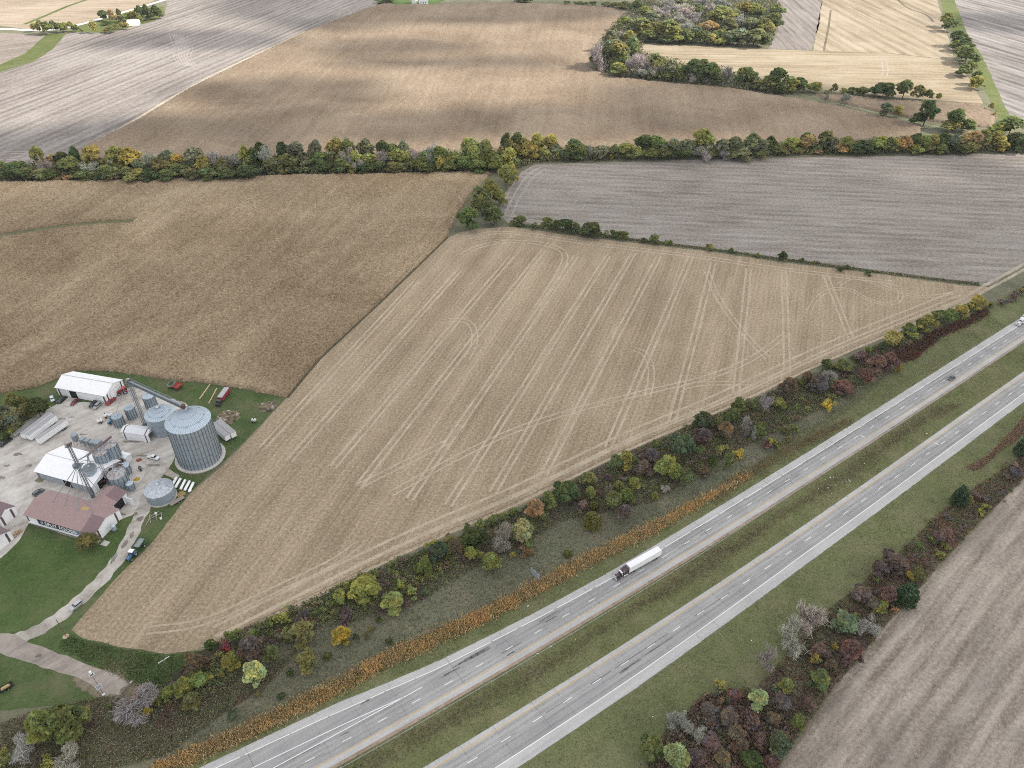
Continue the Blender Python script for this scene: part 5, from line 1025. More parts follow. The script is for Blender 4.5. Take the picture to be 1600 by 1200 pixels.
m = MB(); m.M = Matrix.Rotation(-.3, 4, 'Z'); m.box(-1.6, 1.6, -1.6, 1.6, zd-.1, zd)
for a in (-1.5, 1.5): m.path([(a, -1.5, zd+1), (a, 1.5, zd+1)], .05); m.path([(-1.5, a, zd+1), (1.5, a, zd+1)], .05)
m.lathe([(.9, zd+.1), (.9, zd+1.1), (.4, zd+1.7)], -.9, -.6, 12); m.build('distributor', M_ELEV, tw)
Rm = Matrix.Rotation(-.3, 4, 'Z')
for (x, y, z) in [(82,785,7.5),(101,790,7.5),(123,797.5,7.5),(145,802,7.5),(155.5,768,7.4)]:
    e_ = Rm @ (G(x, y, z)-T1); m = MB(); m.tube(Rm @ Vector((-.4, -.4, zd+.2)), e_, .14, 6); m.tube(e_, e_-Vector((0, 0, .4)), .3, 8); m.build('spout', plain('spout_steel', (.23, .23, .235), .5, .4, .3), tw)
for (x, y, z) in [(140,713,7.4),(150,722,9),(157,724,12)]:
    e_ = Rm @ (G(x, y, z)-T1); m = MB(); m.tube(Rm @ Vector((0, 0, zd+4)), e_, .05, 4); m.build('guy_wire', M_ELEV, tw)
for (bc, hh) in ((c1, 4+h1), (c2, 4+h2)):
    e_ = Rm @ (Vector((bc.x, bc.y, hh+1.3))-T1); m = MB(); m.tube(Rm @ Vector((.3, .3, zd+2.5)), e_, .14, 6); m.build('spout', plain('spout_steel', (.23, .23, .235), .5, .4, .3), tw)
T2 = G(227, 664); h2_ = top_height(T2.y, 606)
zb = 28.4
t2 = tower('bucket elevator by the grain bins, carrying the sloping conveyor bridge', T2, max(h2_, 26), 1.6, rz=.2)
h2_ = max(h2_, 26)
cv = thing('conveyor_bridge', 'grey lattice conveyor bridge running to the huge bin peak', 'conveyor', T2)
a = Vector((0, 0, h2_-.4)); b = Vector((big[0], big[1], zb+.4))-T2; d = (b-a); Lc = d.length; d.normalize(); sdv = Vector((-d.y, d.x, 0)).normalized()*.8; up = Vector((0, 0, 1.7))
for nm, o_ in (('bottom_chord', Vector((0,0,0))), ('top_chord', up)):
    m = MB(); [m.tube(a+o_+q*sdv, b+o_+q*sdv, .11, 4) for q in (-1, 1)]; m.build(nm, M_ELEV, cv)
m = MB(); k = 16
for i in range(k):
    p, q = a.lerp(b, i/k), a.lerp(b, (i+1)/k)
    for s_ in (-1, 1): m.tube(p+sdv*s_, q+up+sdv*s_, .06, 3, caps=False); m.tube(q+sdv*s_, q+up+sdv*s_, .06, 3, caps=False)
    m.tube(q-sdv, q+sdv, .06, 3, caps=False); m.tube(p+up-sdv, q+up+sdv, .05, 3, caps=False)
m.build('bracing', M_ELEV, cv)
m = MB(); m.tube(a+Vector((0, 0, .75)), b+Vector((0, 0, .75)), .5, 4); m.build('trough', plain('casing_steel', (.28, .31, .34), .45, .5, .4), cv)
m = MB(); m.tube(a-sdv*.6+Vector((0, 0, .12)), b-sdv*.6+Vector((0, 0, .12)), .3, 4); m.build('walkway', M_ELEV, cv)
m = MB(); m.box(b.x-.7, b.x+.7, b.y-.7, b.y+.7, b.z-.2, b.z+1.6); m.build('drive_box', M_RUST, cv)
# thin auger spouts by the narrow bins
sp1 = thing('grain_spout', 'thin slanting spout over the two narrow dark bins', 'spout', G(190, 655)); m = MB(); p0 = Vector((0, 0, 6.3)); m.path([p0, p0+Vector((4.2, 4.5, 9)), p0+Vector((8.5, 6, 15))], .1); m.tube(p0, p0-Vector((3, 3, 5.8)), .1); m.build('spout_pipe', M_ELEV, sp1)
# machinery and pipework heap in the middle of the mill bins
mc = thing('mill_machinery', 'rusty tangle of augers and pipes among the mill bins', 'machinery', G(181, 748))
m = MB(); rq = random.Random(4)
for k in range(44):
    p = Vector((rq.uniform(-4.5, 4.5), rq.uniform(-4.5, 4.5), rq.uniform(.3, 6.5))); q = p+Vector((rq.uniform(-3, 3), rq.uniform(-3, 3), rq.uniform(-1, 2))); m.tube(p, q, rq.uniform(.06, .22), 6)
m.build('pipework', M_RUST, mc)
m = MB()
for k in range(14): x, y, z = rq.uniform(-4, 3), rq.uniform(-4, 3), rq.uniform(0, 4); s_ = rq.uniform(.4, 1.1); m.box(x, x+s_, y, y+s_*1.2, z, z+s_*1.1)
m.build('gearbox', plain('brown_machine', (.10, .065, .05), .8), mc)
m = MB(); m.lathe([(.1, 3.0), (.9, 3.3), (.9, 4.4), (.3, 5.0)], -1.2, 1.6, 16); m.lathe([(.6, 2.6), (.6, 4.0), (.2, 4.4)], 1.4, 2.2, 14); m.build('cyclone', plain('white_cyclone', (.66, .65, .62), .6), mc)
cw = thing('catwalk', 'rusty steel catwalk and roof beam over the hopper bins', 'catwalk', (0, 0, 0))
ca, cb_ = Vector((c1.x, c1.y, 4+h1+1.9)), Vector((c2.x, c2.y, 4+h2+1.9)); dd = (cb_-ca).normalized(); nn2 = Vector((-dd.y, dd.x, 0)); ca = ca-dd*5+nn2*.9; cb_ = cb_+dd*2.5+nn2*.9; cw.location = ca
m = MB(); m.tube(Vector((0, 0, 0)), cb_-ca, .55, 4); m.build('beam', plain('rusty_beam', (.17, .12, .115), .8, .2), cw)
m = MB(); [m.tube(nn2*s_+Vector((0, 0, 1.0)), cb_-ca+nn2*s_+Vector((0, 0, 1.0)), .05, 4) for s_ in (-.7, .7)]; m.build('handrail', M_ELEV, cw)
m = MB(); [m.tube(Vector((k*.3, -k*.2, 0)), Vector((-1.5+k*1.8, -3.5, -ca.z+.1)), .12, 5) for k in (0, 1, 2)]; m.build('support', M_ELEV, cw)
# support tower next to the shed corner
st = thing('support_tower', 'slim lattice support tower at the storage shed corner', 'tower', G(170, 755))
for a_ in (-.5, .5):
    for b_ in (-.5, .5): m = MB(); m.tube((a_, b_, 0), (a_, b_, 12), .07, 4); m.build('leg', M_ELEV, st)
m = MB(); [m.tube((-.5+(k % 2), s_, k), (.5-(k % 2), s_, k+1), .04, 3) for k in range(12) for s_ in (-.5, .5)]; m.build('bracing', M_ELEV, st)
sheet('concrete_slab', GP([(199,721),(212,718),(229,728),(226,742),(219,753),(210,766),(200,768)]), .09, M_CONC)
# small hoppers along the back of the storage shed
bx = G(117, 690); dv = Vector((math.cos(-.32), math.sin(-.32), 0)); 
for k, (off, lab, kind) in enumerate([(0, 'round grey tank at the top corner of the storage shed', 'r'), (4.2, 'first square grey hopper from the left behind the storage shed', 'b'), (7.0, 'second square grey hopper from the left behind the storage shed', 'b'), (9.8, 'third square grey hopper from the left behind the storage shed', 'b'), (12.8, 'largest square grey hopper behind the storage shed, nearest the hopper bins', 'B')]):
    p = G(117, 700)+Vector((0, 3.0, 0))+dv*off; t = thing('feed_hopper', lab, 'hopper', p, -.32)
    m = MB(); s_ = 1.5 if kind == 'B' else 1.15
    if kind == 'r': m.lathe([(.2, 1.0), (1.5, 2.6), (1.5, 5.6), (.4, 6.2)], 0, 0, 20)
    else: m.frus(-.25, .25, -.25, .25, .9, -s_, s_, -s_, s_, 2.4); m.box(-s_, s_, -s_, s_, 2.4, 4.4 if kind == 'b' else 5.0); m.frus(-s_, s_, -s_, s_, 4.41 if kind == 'b' else 5.01, -.3, .3, -.3, .3, 5.0 if kind == 'b' else 5.7)
    m.build('hopper_body', plain('hopper_grey', (.30, .33, .36), .5, .4, .35, dirt=.25), t)
    for a_ in (-1, 1):
        for b_ in (-1, 1): m = MB(); m.tube((a_, b_, 0), (a_, b_, 3), .08); m.build('leg', M_ELEV, t)
wb = thing('store_cabin', 'small white cabin right of the raised hopper bins', 'cabin', G(197, 719), -.35)
m = MB(); m.box(-2.2, 2.2, -1.6, 1.6, 0, 3.0); m.build('wall', M_WSHEET, wb); m = MB(); m.ext([(-1.8, 3.0), (1.8, 3.0), (1.8, 3.15), (0, 3.7), (-1.8, 3.15)], -2.4, 2.4); m.build('roof', M_WROOF, wb); m = MB(); m.box(-.5, .5, -1.66, -1.605, .1, 2.1); m.build('door', M_BTRIM, wb)

# ---- vehicles
def wheel(parent, x, y, r=.36, wd=.24, name='wheel'):
    m = MB(); m.lathe([(r*.6, y-wd/2), (r, y-wd/2+.03), (r, y+wd/2-.03), (r*.6, y+wd/2)], x, 0, 16, axis='y', cz=r, mi=0); m.lathe([(r*.55, y-wd/2-.012), (r*.55, y+wd/2+.012)], x, 0, 12, axis='y', cz=r, mi=1)
    return m.build(name, [M_BLACK, M_HUB], parent)
def profile_body(m, prof, hw, bulge=.06):
    n = len(prof); vs = []
    for y, k in ((-hw, 0), (-hw+bulge*2, 1), (hw-bulge*2, 1), (hw, 0)):
        for (x, z) in prof: vs.append((x, y, z+(bulge*.5 if k and z > .5 else 0)))
    fs = [tuple(range(n)), tuple(range(3*n, 4*n))[::-1]]
    for b in range(3): fs += [(b*n+i, (b+1)*n+i, (b+1)*n+(i+1) % n, b*n+(i+1) % n) for i in range(n)]
    m.add(vs, fs)
def car_like(kind, lab, px, head, col, cat=None, group='vehicles in the farmyard', name=None, scale=1.0):
    p, q = G(*px), G(*head); rz = math.atan2(q.y-p.y, q.x-p.x)
    t = thing(name or {'car': 'car', 'suv': 'suv', 'pickup': 'pickup_truck'}[kind], lab, cat or {'car': 'car', 'suv': 'suv', 'pickup': 'pickup truck'}[kind], (p.x, p.y, .1), rz, group)
    t.scale = (scale,)*3
    m = MB(); hw = .92 if kind == 'car' else .98
    if kind == 'car': prof = [(-2.3,.3),(2.3,.3),(2.35,.6),(2.2,.78),(1.1,.95),(-1.5,.98),(-2.2,.92),(-2.35,.6)]; cab = (-1.75, .95, -.95, .35, .95, 1.42); L2 = 1.42
    elif kind == 'suv': prof = [(-2.3,.4),(2.3,.4),(2.38,.7),(2.25,.98),(1.15,1.1),(-2.2,1.12),(-2.36,.7)]; cab = (-2.2, 1.1, -2.0, .45, 1.1, 1.72); L2 = 1.45
    else: prof = [(-2.9,.45),(2.8,.45),(2.88,.8),(2.7,1.05),(1.5,1.15),(-.75,1.15),(-.75,.75),(-2.75,.75),(-2.75,1.12),(-2.9,1.12)]; cab = (-.8, 1.5, -.6, .85, 1.14, 1.82); L2 = 1.85
    profile_body(m, prof, hw)
    if kind == 'pickup': m.box(-2.85, -.75, -hw, -hw+.12, .8, 1.18); m.box(-2.85, -.75, hw-.12, hw, .8, 1.18)
    x0, x1, X0, X1, z0, z1 = cab; w0, w1 = hw-.06, hw-.24
    b = m.build('body', M_PAINT, t, color=col)
    m = MB(); m.frus(x0, x1, -w0, w0, z0-.03, X0, X1, -w1, w1, z1-.05); m.build('windows', M_GLASS, t)
    m = MB(); m.box(X0-.02, X1+.02, -w1-.02, w1+.02, z1-.05, z1+.01)
    for s_ in (-1, 1):
        for (xa, xb) in ((x0, X0), (x1, X1), ((x0+x1)/2, (X0+X1)/2)): m.tube((xa, s_*(w0+.0), z0), (xb, s_*w1, z1-.03), .045, 4)
    m.build('roof', M_PAINT, t, color=col)
    for x in (-L2, L2):
        for y in (-hw+.1, hw-.1): wheel(t, x, y, .36 if kind == 'car' else .4)
    for y in (-.62, .62):
        m = MB(); fx = prof[2][0]; m.box(fx-.12, fx+.01, y-.2, y+.2, .66, .8); m.build('headlight', plain('lamp_glass', (.75, .76, .78), .15, .6), t)
        bxn = prof[-1][0]; m = MB(); m.box(bxn-.01, bxn+.1, y-.16, y+.16, .68, .84); m.build('tail_light', plain('red_lens', (.35, .02, .02), .3), t)
    return t
z4 = lambda a, b: (80+a/12.308, 570+b/12.308)
car_like('pickup', 'white car parked on grass at the left end of the machine shed', z4(28, 672), z4(50, 735), (.62, .66, .72), 'car', name='car', scale=.86)
car_like('suv', 'black car parked at the left corner of the machine shed', z4(210, 700), z4(150, 745), (.018, .02, .024), 'car')
car_like('car', 'dark red car in front of the machine shed doorway', z4(455, 742), z4(390, 800), (.16, .018, .03))
car_like('suv', 'black van beside the silver one in front of the machine shed', z4(815, 785), z4(755, 845), (.016, .016, .018))
car_like('suv', 'silver striped van next to the black one by the machine shed', z4(890, 815), z4(830, 875), (.30, .30, .31))
car_like('pickup', 'red pickup at the right front corner of the machine shed', z4(1150, 727), z4(1080, 785), (.30, .022, .03))
car_like('pickup', 'white pickup on the gravel left of the huge bin', (240.5, 716.5), (246, 718), (.72, .72, .72))
car_like('pickup', 'black pickup at the left edge beside the flatbed trailer', (9, 693), (-4, 702), (.018, .018, .02), scale=1.12)
car_like('suv', 'silver car driving on the narrow gravel lane', (120, 948), (110, 956), (.40, .41, .42), group='vehicles on the roads')
car_like('car', 'dark grey car alone on the motorway', (1486, 592), (1474, 599), (.045, .055, .06), group='vehicles on the roads')
car_like('suv', 'dark car mostly hidden behind the mill roof at its left end', (61, 771), (70, 765), (.09, .10, .11))

# highway lorries
def trailer(lab, A, rz, L=15.5, group=None, reefer=False, top=(.74, .74, .74), name='semi_trailer', roofc=None, wheels=True):
    t = thing(name, lab, 'trailer', A, rz, group); h0, h1 = 1.15, 4.05
    m = MB(); m.box(0, L, -1.28, 1.28, h0, h1); m.build('body', plain('white_trailer_side', (.76, .76, .76), .4, .4, dirt=.05, scale=.4), t)
    m = MB(); m.box(.05, L-.05, -1.24, 1.24, h1+.002, h1+.05); m.build('roof', roofc or plain('white_trailer_roof', (.72, .72, .72), .5, .3, dirt=.06, scale=.3), t)
    m = MB(); m.box(-.02, L+.02, -1.31, -1.25, h0-.06, h0+.12); m.box(-.02, L+.02, 1.25, 1.31, h0-.06, h0+.12); m.box(L-.03, L+.05, -1.3, 1.3, h1-.15, h1); m.build('rail', M_CHROME, t)
    m = MB(); [m.box(L+.001, L+.05, y-.6, y+.6, h0+.1, h1-.2) for y in (-.63, .63)]; m.build('rear_door', plain('white_trailer_side', (.76, .76, .76), .4, .4, dirt=.05, scale=.4), t)
    for x in (1.9, 3.2):
        for y in (-1.08, 1.08): wheel(t, x, y, .5, .5)
    m = MB(); [m.box(L-3.6, L-3.4, y-.08, y+.08, .3, h0) for y in (-.8, .8)]; m.box(1, 4.5, -.5, .5, .75, h0); m.build('landing_gear', M_BLACK, t)
    if reefer:
        m = MB(); m.box(L+.05, L+.65, -.95, .95, 1.9, 3.9); m.build('cooling_unit', plain('grey_cooler', (.10, .11, .12), .5), t)
        m = MB(); m.box(4.5, L-4, -1.27, -1.22, .5, h0-.06); m.build('side_skirt', plain('white_trailer_side', (.76, .76, .76), .4, .4, dirt=.05, scale=.4), t)
        m = MB(); m.box(10.2, 11.7, -1.30, -1.282, 2.5, 2.95); m.build('badge', plain('grey_badge', (.38, .38, .38)), t)
    return t
def tractor_unit(lab, A, rz, col, group):
    t = thing('lorry_cab', lab, 'lorry', A, rz, group)
    m = MB(); m.frus(5.0, 7.3, -.62, .62, .75, 5.0, 7.25, -.55, .55, 2.05); m.build('bonnet', M_PAINT, t, color=col)
    m = MB(); m.box(7.27, 7.42, -.62, .62, .7, 2.0); m.box(7.3, 7.6, -1.2, 1.2, .4, .85); m.build('grille', M_CHROME, t)
    for y in (-1, 1):
        m = MB(); m.ext([(5.7,.6),(5.8,1.1),(6.2,1.3),(6.9,1.25),(7.25,.95),(7.3,.55)], y*.62, y*1.2, 'y'); m.build('mudguard', M_PAINT, t, color=col)
        m = MB(); m.tube((4.0, y*1.15, 1.0), (4.0, y*1.15, 4.0), .09, 8); m.build('exhaust', M_CHROME, t)
        m = MB(); m.lathe([(.38, 2.2), (.38, 4.0)], 0, y*1.0, 14, axis='x', cz=.85); m.build('fuel_tank', M_CHROME, t)
        m = MB(); m.box(4.95, 5.1, y*1.3-.15, y*1.3+.15, 2.0, 2.7); m.build('mirror', M_CHROME, t)
        m = MB(); m.box(7.25, 7.45, y*.95-.14, y*.95+.14, 1.05, 1.3); m.build('headlight', plain('lamp_glass', (.75, .76, .78), .15, .6), t)
    m = MB(); m.box(3.6, 5.0, -1.05, 1.05, .9, 2.15); m.frus(3.6, 5.0, -1.05, 1.05, 2.15, 3.6, 4.6, -.95, .95, 2.85); m.build('cab', M_PAINT, t, color=col)
    m = MB(); m.add([(5.02,-.95,2.18),(5.02,.95,2.18),(4.66,.87,2.78),(4.66,-.87,2.78)], [(0,1,2,3)]); [m.add([(3.9,y*1.06,2.2),(4.9,y*1.06,2.2),(4.55,y*.985,2.75),(3.9,y*.985,2.75)], [(0,1,2,3)]) for y in (-1, 1)]; m.build('windscreen', M_GLASS, t)
    m = MB(); m.box(4.4, 5.1, -.98, .98, 2.86, 2.93); m.build('visor', M_CHROME, t)
    m = MB(); m.box(1.8, 3.6, -1.2, 1.2, .95, 2.9); m.frus(1.8, 3.7, -1.2, 1.2, 2.9, 1.8, 2.6, -1.15, 1.15, 3.65); m.build('sleeper', M_PAINT, t, color=col)
    m = MB(); m.box(-2.2, 6.8, -.45, .45, .6, .95); m.build('chassis', M_BLACK, t)
    for x in (-.2, -1.5, 6.45):
        for y in (-1.0, 1.0): wheel(t, x, y, .52, .5 if x < 5 else .3)
    return t
def lorry(nose, tail, cabl, trl, col):
    p, q = G(*nose), G(*tail); rz = math.atan2(p.y-q.y, p.x-q.x); u = Vector((math.cos(rz), math.sin(rz), 0))
    A = p-u*7.6; A.z = .075; tractor_unit(cabl, A, rz, col, 'vehicles on the roads')
    B = A-u*14.6+Vector((0, 0, .0)); trailer(trl, B, rz, 16.0, 'vehicles on the roads', True)
lorry((960, 906), (1033, 865), 'dark maroon lorry cab with chrome grille on the upper carriageway', 'long white trailer behind the maroon lorry cab', (.055, .022, .032))
lorry((1588.5, 509.5), (1640, 474), 'white lorry cab at the right edge of the picture', 'white trailer cut off by the right edge', (.70, .70, .70))

# parked trailers in the yard
M_TARP = plain('grey_tarp_roof', (.33, .325, .33), .7, .2, dirt=.15, scale=.5)
for (fr, bk, lab) in [((63.0, 695.5), (106, 665.5), 'white box trailer nearest the storage shed in the yard'), ((48.0, 690.0), (89.5, 658.5), 'middle white box trailer touching its neighbour in the yard'), ((39.5, 688.0), (83, 654.5), 'farthest white box trailer, beside the low flatbed')]:
    p, q = G(*fr), G(*bk); d = (q-p).normalized(); rz = math.atan2(-d.y, -d.x); n_ = Vector((-d.y, d.x, 0))
    trailer(lab, Vector((q.x, q.y, .08)), rz, (q-p).length, 'trailers parked in the yard', False, roofc=M_TARP)
p, q = G(22, 683.5), G(59, 655.5); d = (q-p); rz = math.atan2(-d.y, -d.x)
ft = thing('flatbed_trailer', 'low grey flatbed trailer between the trees and white trailers', 'trailer', (q.x, q.y, .08), rz, 'trailers parked in the yard')
m = MB(); m.box(0, d.length, -1.3, 1.3, 1.1, 1.35); m.build('deck', plain('grey_deck', (.36, .35, .33), .8, dirt=.25), ft); m = MB(); m.box(.5, d.length-1, -.5, .5, .7, 1.1); m.build('chassis', M_BLACK, ft)
for x in (2, 3.3):
    for y in (-1.05, 1.05): wheel(ft, x, y, .48, .4)
for (fr, bk, lab) in [((359.0, 691.5), (335, 671), 'left of two grey-roofed white trailers beside the huge bin'), ((368.5, 687.0), (344.0, 666.5), 'right of two grey-roofed white trailers beside the huge bin')]:
    p, q = G(*fr), G(*bk); d = (p-q); rz = math.atan2(d.y, d.x); trailer(lab, Vector((q.x, q.y, .08)), rz, d.length*.95, 'trailers by the huge bin', False, roofc=M_TARP, name='grain_trailer')

# red grain lorry, wagons, timbers
p, q = G(341, 635), G(357, 613); rz = math.atan2(p.y-q.y, p.x-q.x); gt = thing('grain_lorry', 'grey tipper lorry with red side rails on the grass', 'lorry', (q.x, q.y, .05), rz); gt.scale = (1.3, 1.15, 1.1)
m = MB(); m.box(0, 6.4, -1.25, 1.25, 1.1, 1.3); m.box(0, 6.4, -1.25, -1.15, 1.3, 2.9); m.box(0, 6.4, 1.15, 1.25, 1.3, 2.9); m.box(0, .1, -1.15, 1.15, 1.3, 2.9); m.box(6.3, 6.4, -1.15, 1.15, 1.3, 2.9); m.build('tipper_body', plain('red_body', (.26, .03, .04), .6), gt)
m = MB(); m.box(.15, 6.25, -1.1, 1.1, 2.9, 3.0); [m.tube((x, -1.2, 2.95), (x, 1.2, 2.95), .06) for x in (.5, 1.7, 2.9, 4.1, 5.3, 6.2)]; m.build('cover', plain('dusty_cover', (.42, .41, .41), .8, dirt=.3), gt)
m = MB(); m.box(6.6, 8.0, -1.05, 1.05, .8, 2.4); m.box(8.0, 9.0, -.9, .9, .7, 1.6); m.build('cab', plain('dark_cab', (.05, .05, .055), .5), gt)
for x in (1, 2.2, 8.2):
    for y in (-1.0, 1.0): wheel(gt, x, y, .48, .35)
def wagon(lab, px, hd, col, inner):
    p, q = G(*px), G(*hd); t = thing('gravity_wagon', lab, 'wagon', (p.x, p.y, .05), math.atan2(q.y-p.y, q.x-p.x), 'grain wagons')
    m = MB(); m.frus(-1.1, 1.1, -.7, .7, .9, -2.0, 2.0, -1.35, 1.35, 1.9); m.box(-2.0, 2.0, -1.35, -1.27, 1.9, 2.5); m.box(-2.0, 2.0, 1.27, 1.35, 1.9, 2.5); m.box(-2.0, -1.92, -1.27, 1.27, 1.9, 2.5); m.box(1.92, 2.0, -1.27, 1.27, 1.9, 2.5); m.build('hopper', M_PAINT, t, color=col)
    m = MB(); m.box(-1.9, 1.9, -1.25, 1.25, 1.905, 2.05); m.build('load', plain('wagon_inside_'+inner, (.05, .05, .05) if inner == 'dark' else (.24, .05, .04), .9), t)
    m = MB(); m.box(-2, 2, -.3, .3, .55, .75); m.tube((2, 0, .6), (3.3, 0, .5), .07); m.build('chassis', M_RUST, t)
    for x in (-1.5, 1.5):
        for y in (-1, 1): wheel(t, x, y, .42, .3)
wagon('pale green grain wagon with dark inside, left of the red one', (269.5, 605), (274, 599), (.30, .32, .24), 'dark'); wagon('bright red grain wagon on the grass beyond the bins', (279.5, 607.5), (285, 603), (.45, .045, .03), 'red')
for (a_, b_, lab) in [((328.5, 601), (312, 624), 'left of two long yellow timbers lying on the grass'), ((339, 607.5), (326.5, 631), 'right of two long yellow timbers lying on the grass')]:
    p, q = G(*a_), G(*b_); m = MB(); m.box(-(p-q).length/2, (p-q).length/2, -.22, .22, .05, .5); [m.box(x-.2, x+.2, -.5, .5, .02, .06) for x in (-2.5, 0, 2.5)]; o = m.build('timber_beam', plain('yellow_timber', (.52, .40, .22), .8)); o.location = (p+q)/2; d = q-p; o.rotation_euler = (0, 0, math.atan2(d.y, d.x)); tag(o, lab, 'timber', 'timbers on the grass')
def rubble(lab, px, rad, n, cols, seed):
    c = G(*px); t = thing('rubble_pile', lab, 'rubble pile', c); r_ = random.Random(seed)
    m = MB(); k = 18; m.add([(0, 0, .5)]+[(rad*.55*math.cos(6.283*i/k)*r_.uniform(.8, 1.2), rad*.55*math.sin(6.283*i/k)*r_.uniform(.8, 1.2), .4) for i in range(k)]+[(rad*1.1*math.cos(6.283*i/k)*r_.uniform(.8, 1.2), rad*1.1*math.sin(6.283*i/k)*r_.uniform(.8, 1.2), .02) for i in range(k)], [(0, 1+i, 1+(i+1) % k) for i in range(k)]+[(1+i, 1+k+i, 1+k+(i+1) % k, 1+(i+1) % k) for i in range(k)])
    m.build('earth_mound', plain('dry_earth', (.20, .155, .10), .95, .05, dirt=.4), t)
    for j, (cn, cc) in enumerate(cols):
        for _ in range(n):
            m = MB(); a = r_.uniform(0, 6.28); q = rad*math.sqrt(r_.random()); s_ = r_.uniform(.3, .95)
            m.M = Matrix.Translation((q*math.cos(a), q*math.sin(a), .35))@Matrix.Rotation(r_.uniform(0, 6), 4, 'Z')@Matrix.Rotation(r_.uniform(-.5, .5), 4, 'X'); m.frus(-s_, s_*.9, -s_*.6, s_*.5, -.3, -s_*.7, s_*.6, -s_*.4, s_*.4, s_*.5)
            m.build(cn, plain(cn, cc, .9, .1, dirt=.3), t)
rubble('larger heap of broken concrete and dry weeds by the two trailers', (357, 652), 4.8, 16, [('concrete_chunk', (.40, .37, .34)), ('dark_debris', (.12, .10, .085)), ('straw_clump', (.30, .24, .12))], 3)
rubble('smaller heap of broken slabs at the corner of the maize', (418, 636), 3.6, 12, [('concrete_chunk', (.42, .41, .39)), ('dark_debris', (.13, .11, .09))], 4)
# odd tanks and machines
def nurse(lab, px, rz, col, r, L, name='tank_trailer', cc=None):
    t = thing(name, lab, 'tank', (*G(*px).to_2d(), .05), rz, 'tanks and sprayers in the yard')
    m = MB(); m.lathe([(r*.3, -L/2-r*.4), (r*.8, -L/2-r*.15), (r, -L/2+.1), (r, L/2-.1), (r*.8, L/2+r*.15), (r*.3, L/2+r*.4)], 0, 0, 18, axis='x', cz=r+.75); m.build('tank_body', plain('tank_'+name+'_%d' % int(col[0]*1000), col, .45, .4, dirt=.05), t, True)
    m = MB(); m.box(-L/2, L/2, -.6, .6, .5, .75); m.tube((L/2, 0, .6), (L/2+1.5, 0, .5), .07); m.build('chassis', M_RUST, t)
    for y in (-.85, .85): wheel(t, 0, y, .42, .28)
    m = MB(); m.lathe([(.25, 2*r+.7), (.25, 2*r+.95)], 0, 0, 12); m.build('lid', M_BLACK, t)
nurse('leftmost white tank trailer beside the narrow bins', (157.5, 661), .5, (.68, .67, .62), .85, 2.0); nurse('white round tank behind the leftmost tank trailer', (166.5, 653), .2, (.70, .70, .68), .95, 1.0); nurse('white tank nearest the narrow bins', (174.5, 652), .9, (.70, .70, .70), .9, 1.3)
nurse('small grey-white tank cart alone on the grass by the field edge', (397.5, 660), -.2, (.50, .52, .53), .8, 1.8)
nurse('dark shiny tank on the concrete slab by the mill bins', (220, 735), .6, (.12, .12, .13), .8, .8)
def tractor(lab, px, hd, col, roofc, scale=1.0):
    p, q = G(*px), G(*hd); t = thing('farm_tractor', lab, 'tractor', (p.x, p.y, .08), math.atan2(q.y-p.y, q.x-p.x), 'tractors'); t.scale = (scale,)*3
    m = MB(); m.frus(.3, 2.4, -.42, .42, .9, .3, 2.3, -.38, .38, 1.65); m.box(-.9, .4, -.4, .4, .7, 1.2); m.build('bonnet', M_PAINT, t, color=col)
    m = MB(); m.frus(-1.0, .35, -.75, .75, 1.2, -.9, .2, -.68, .68, 2.55); m.build('cab', M_GLASS, t)
    m = MB(); m.box(-1.1, .4, -.85, .85, 2.55, 2.75); m.build('cab_roof', plain('cab_roof_%d' % int(roofc[0]*100), roofc, .5), t)
    for y in (-.95, .95):
        m = MB(); m.ext([(-1.5,1.2),(-1.2,1.75),(-.5,1.85),(.1,1.5),(.0,1.4),(-.6,1.7),(-1.1,1.6),(-1.4,1.15)], y-.25, y+.25, 'y'); m.build('mudguard', M_PAINT, t, color=col)
        wheel(t, -.65, y, .85, .5); wheel(t, 1.75, y*.9, .55, .35)
    m = MB(); m.tube((1.3, .3, 1.6), (1.3, .3, 2.6), .05, 8); m.build('exhaust', M_BLACK, t)
tractor('blue tractor with white cab roof on the gravel lane', (207.5, 870), (203, 876), (.06, .16, .32), (.75, .75, .74), 1.15)
tractor('blue tractor among the white tanks by the narrow bins', (177, 660), (171, 664), (.04, .17, .34), (.05, .16, .30))
tractor('red tractor at the right gable of the machine shed', z4(1400, 545), z4(1340, 560), (.33, .025, .04), (.5, .06, .08), 1.25)
p, q = G(220.5, 855), G(213, 866); gc = thing('grain_cart', 'dark green grain cart with open top behind the blue tractor', 'cart', (p.x, p.y, .08), math.atan2(q.y-p.y, q.x-p.x))
m = MB(); m.frus(-1.3, 1.3, -.7, .7, .9, -2.6, 2.6, -1.5, 1.5, 2.5); m.box(-2.6, 2.6, -1.5, -1.42, 2.5, 3.1); m.box(-2.6, 2.6, 1.42, 1.5, 2.5, 3.1); m.box(-2.6, -2.52, -1.42, 1.42, 2.5, 3.1); m.box(2.52, 2.6, -1.42, 1.42, 2.5, 3.1); m.build('hopper', plain('green_cart', (.035, .09, .045), .5), gc)
m = MB(); m.box(-2.5, 2.5, -1.4, 1.4, 2.505, 2.6); m.build('cart_floor', plain('worn_cart_inside', (.30, .31, .31), .5, .5, .3, dirt=.5, scale=1.5), gc)
m = MB(); m.tube((2.2, 0, .6), (3.9, 0, .5), .09); m.box(-1.8, 2.2, -.3, .3, .5, .85); m.tube((1.2, 1.5, .8), (2.4, 1.9, 3.7), .16); m.build('drawbar', plain('green_cart', (.035, .09, .045), .5), gc)
for y in (-1.35, 1.35): wheel(gc, -.2, y, .8, .55)
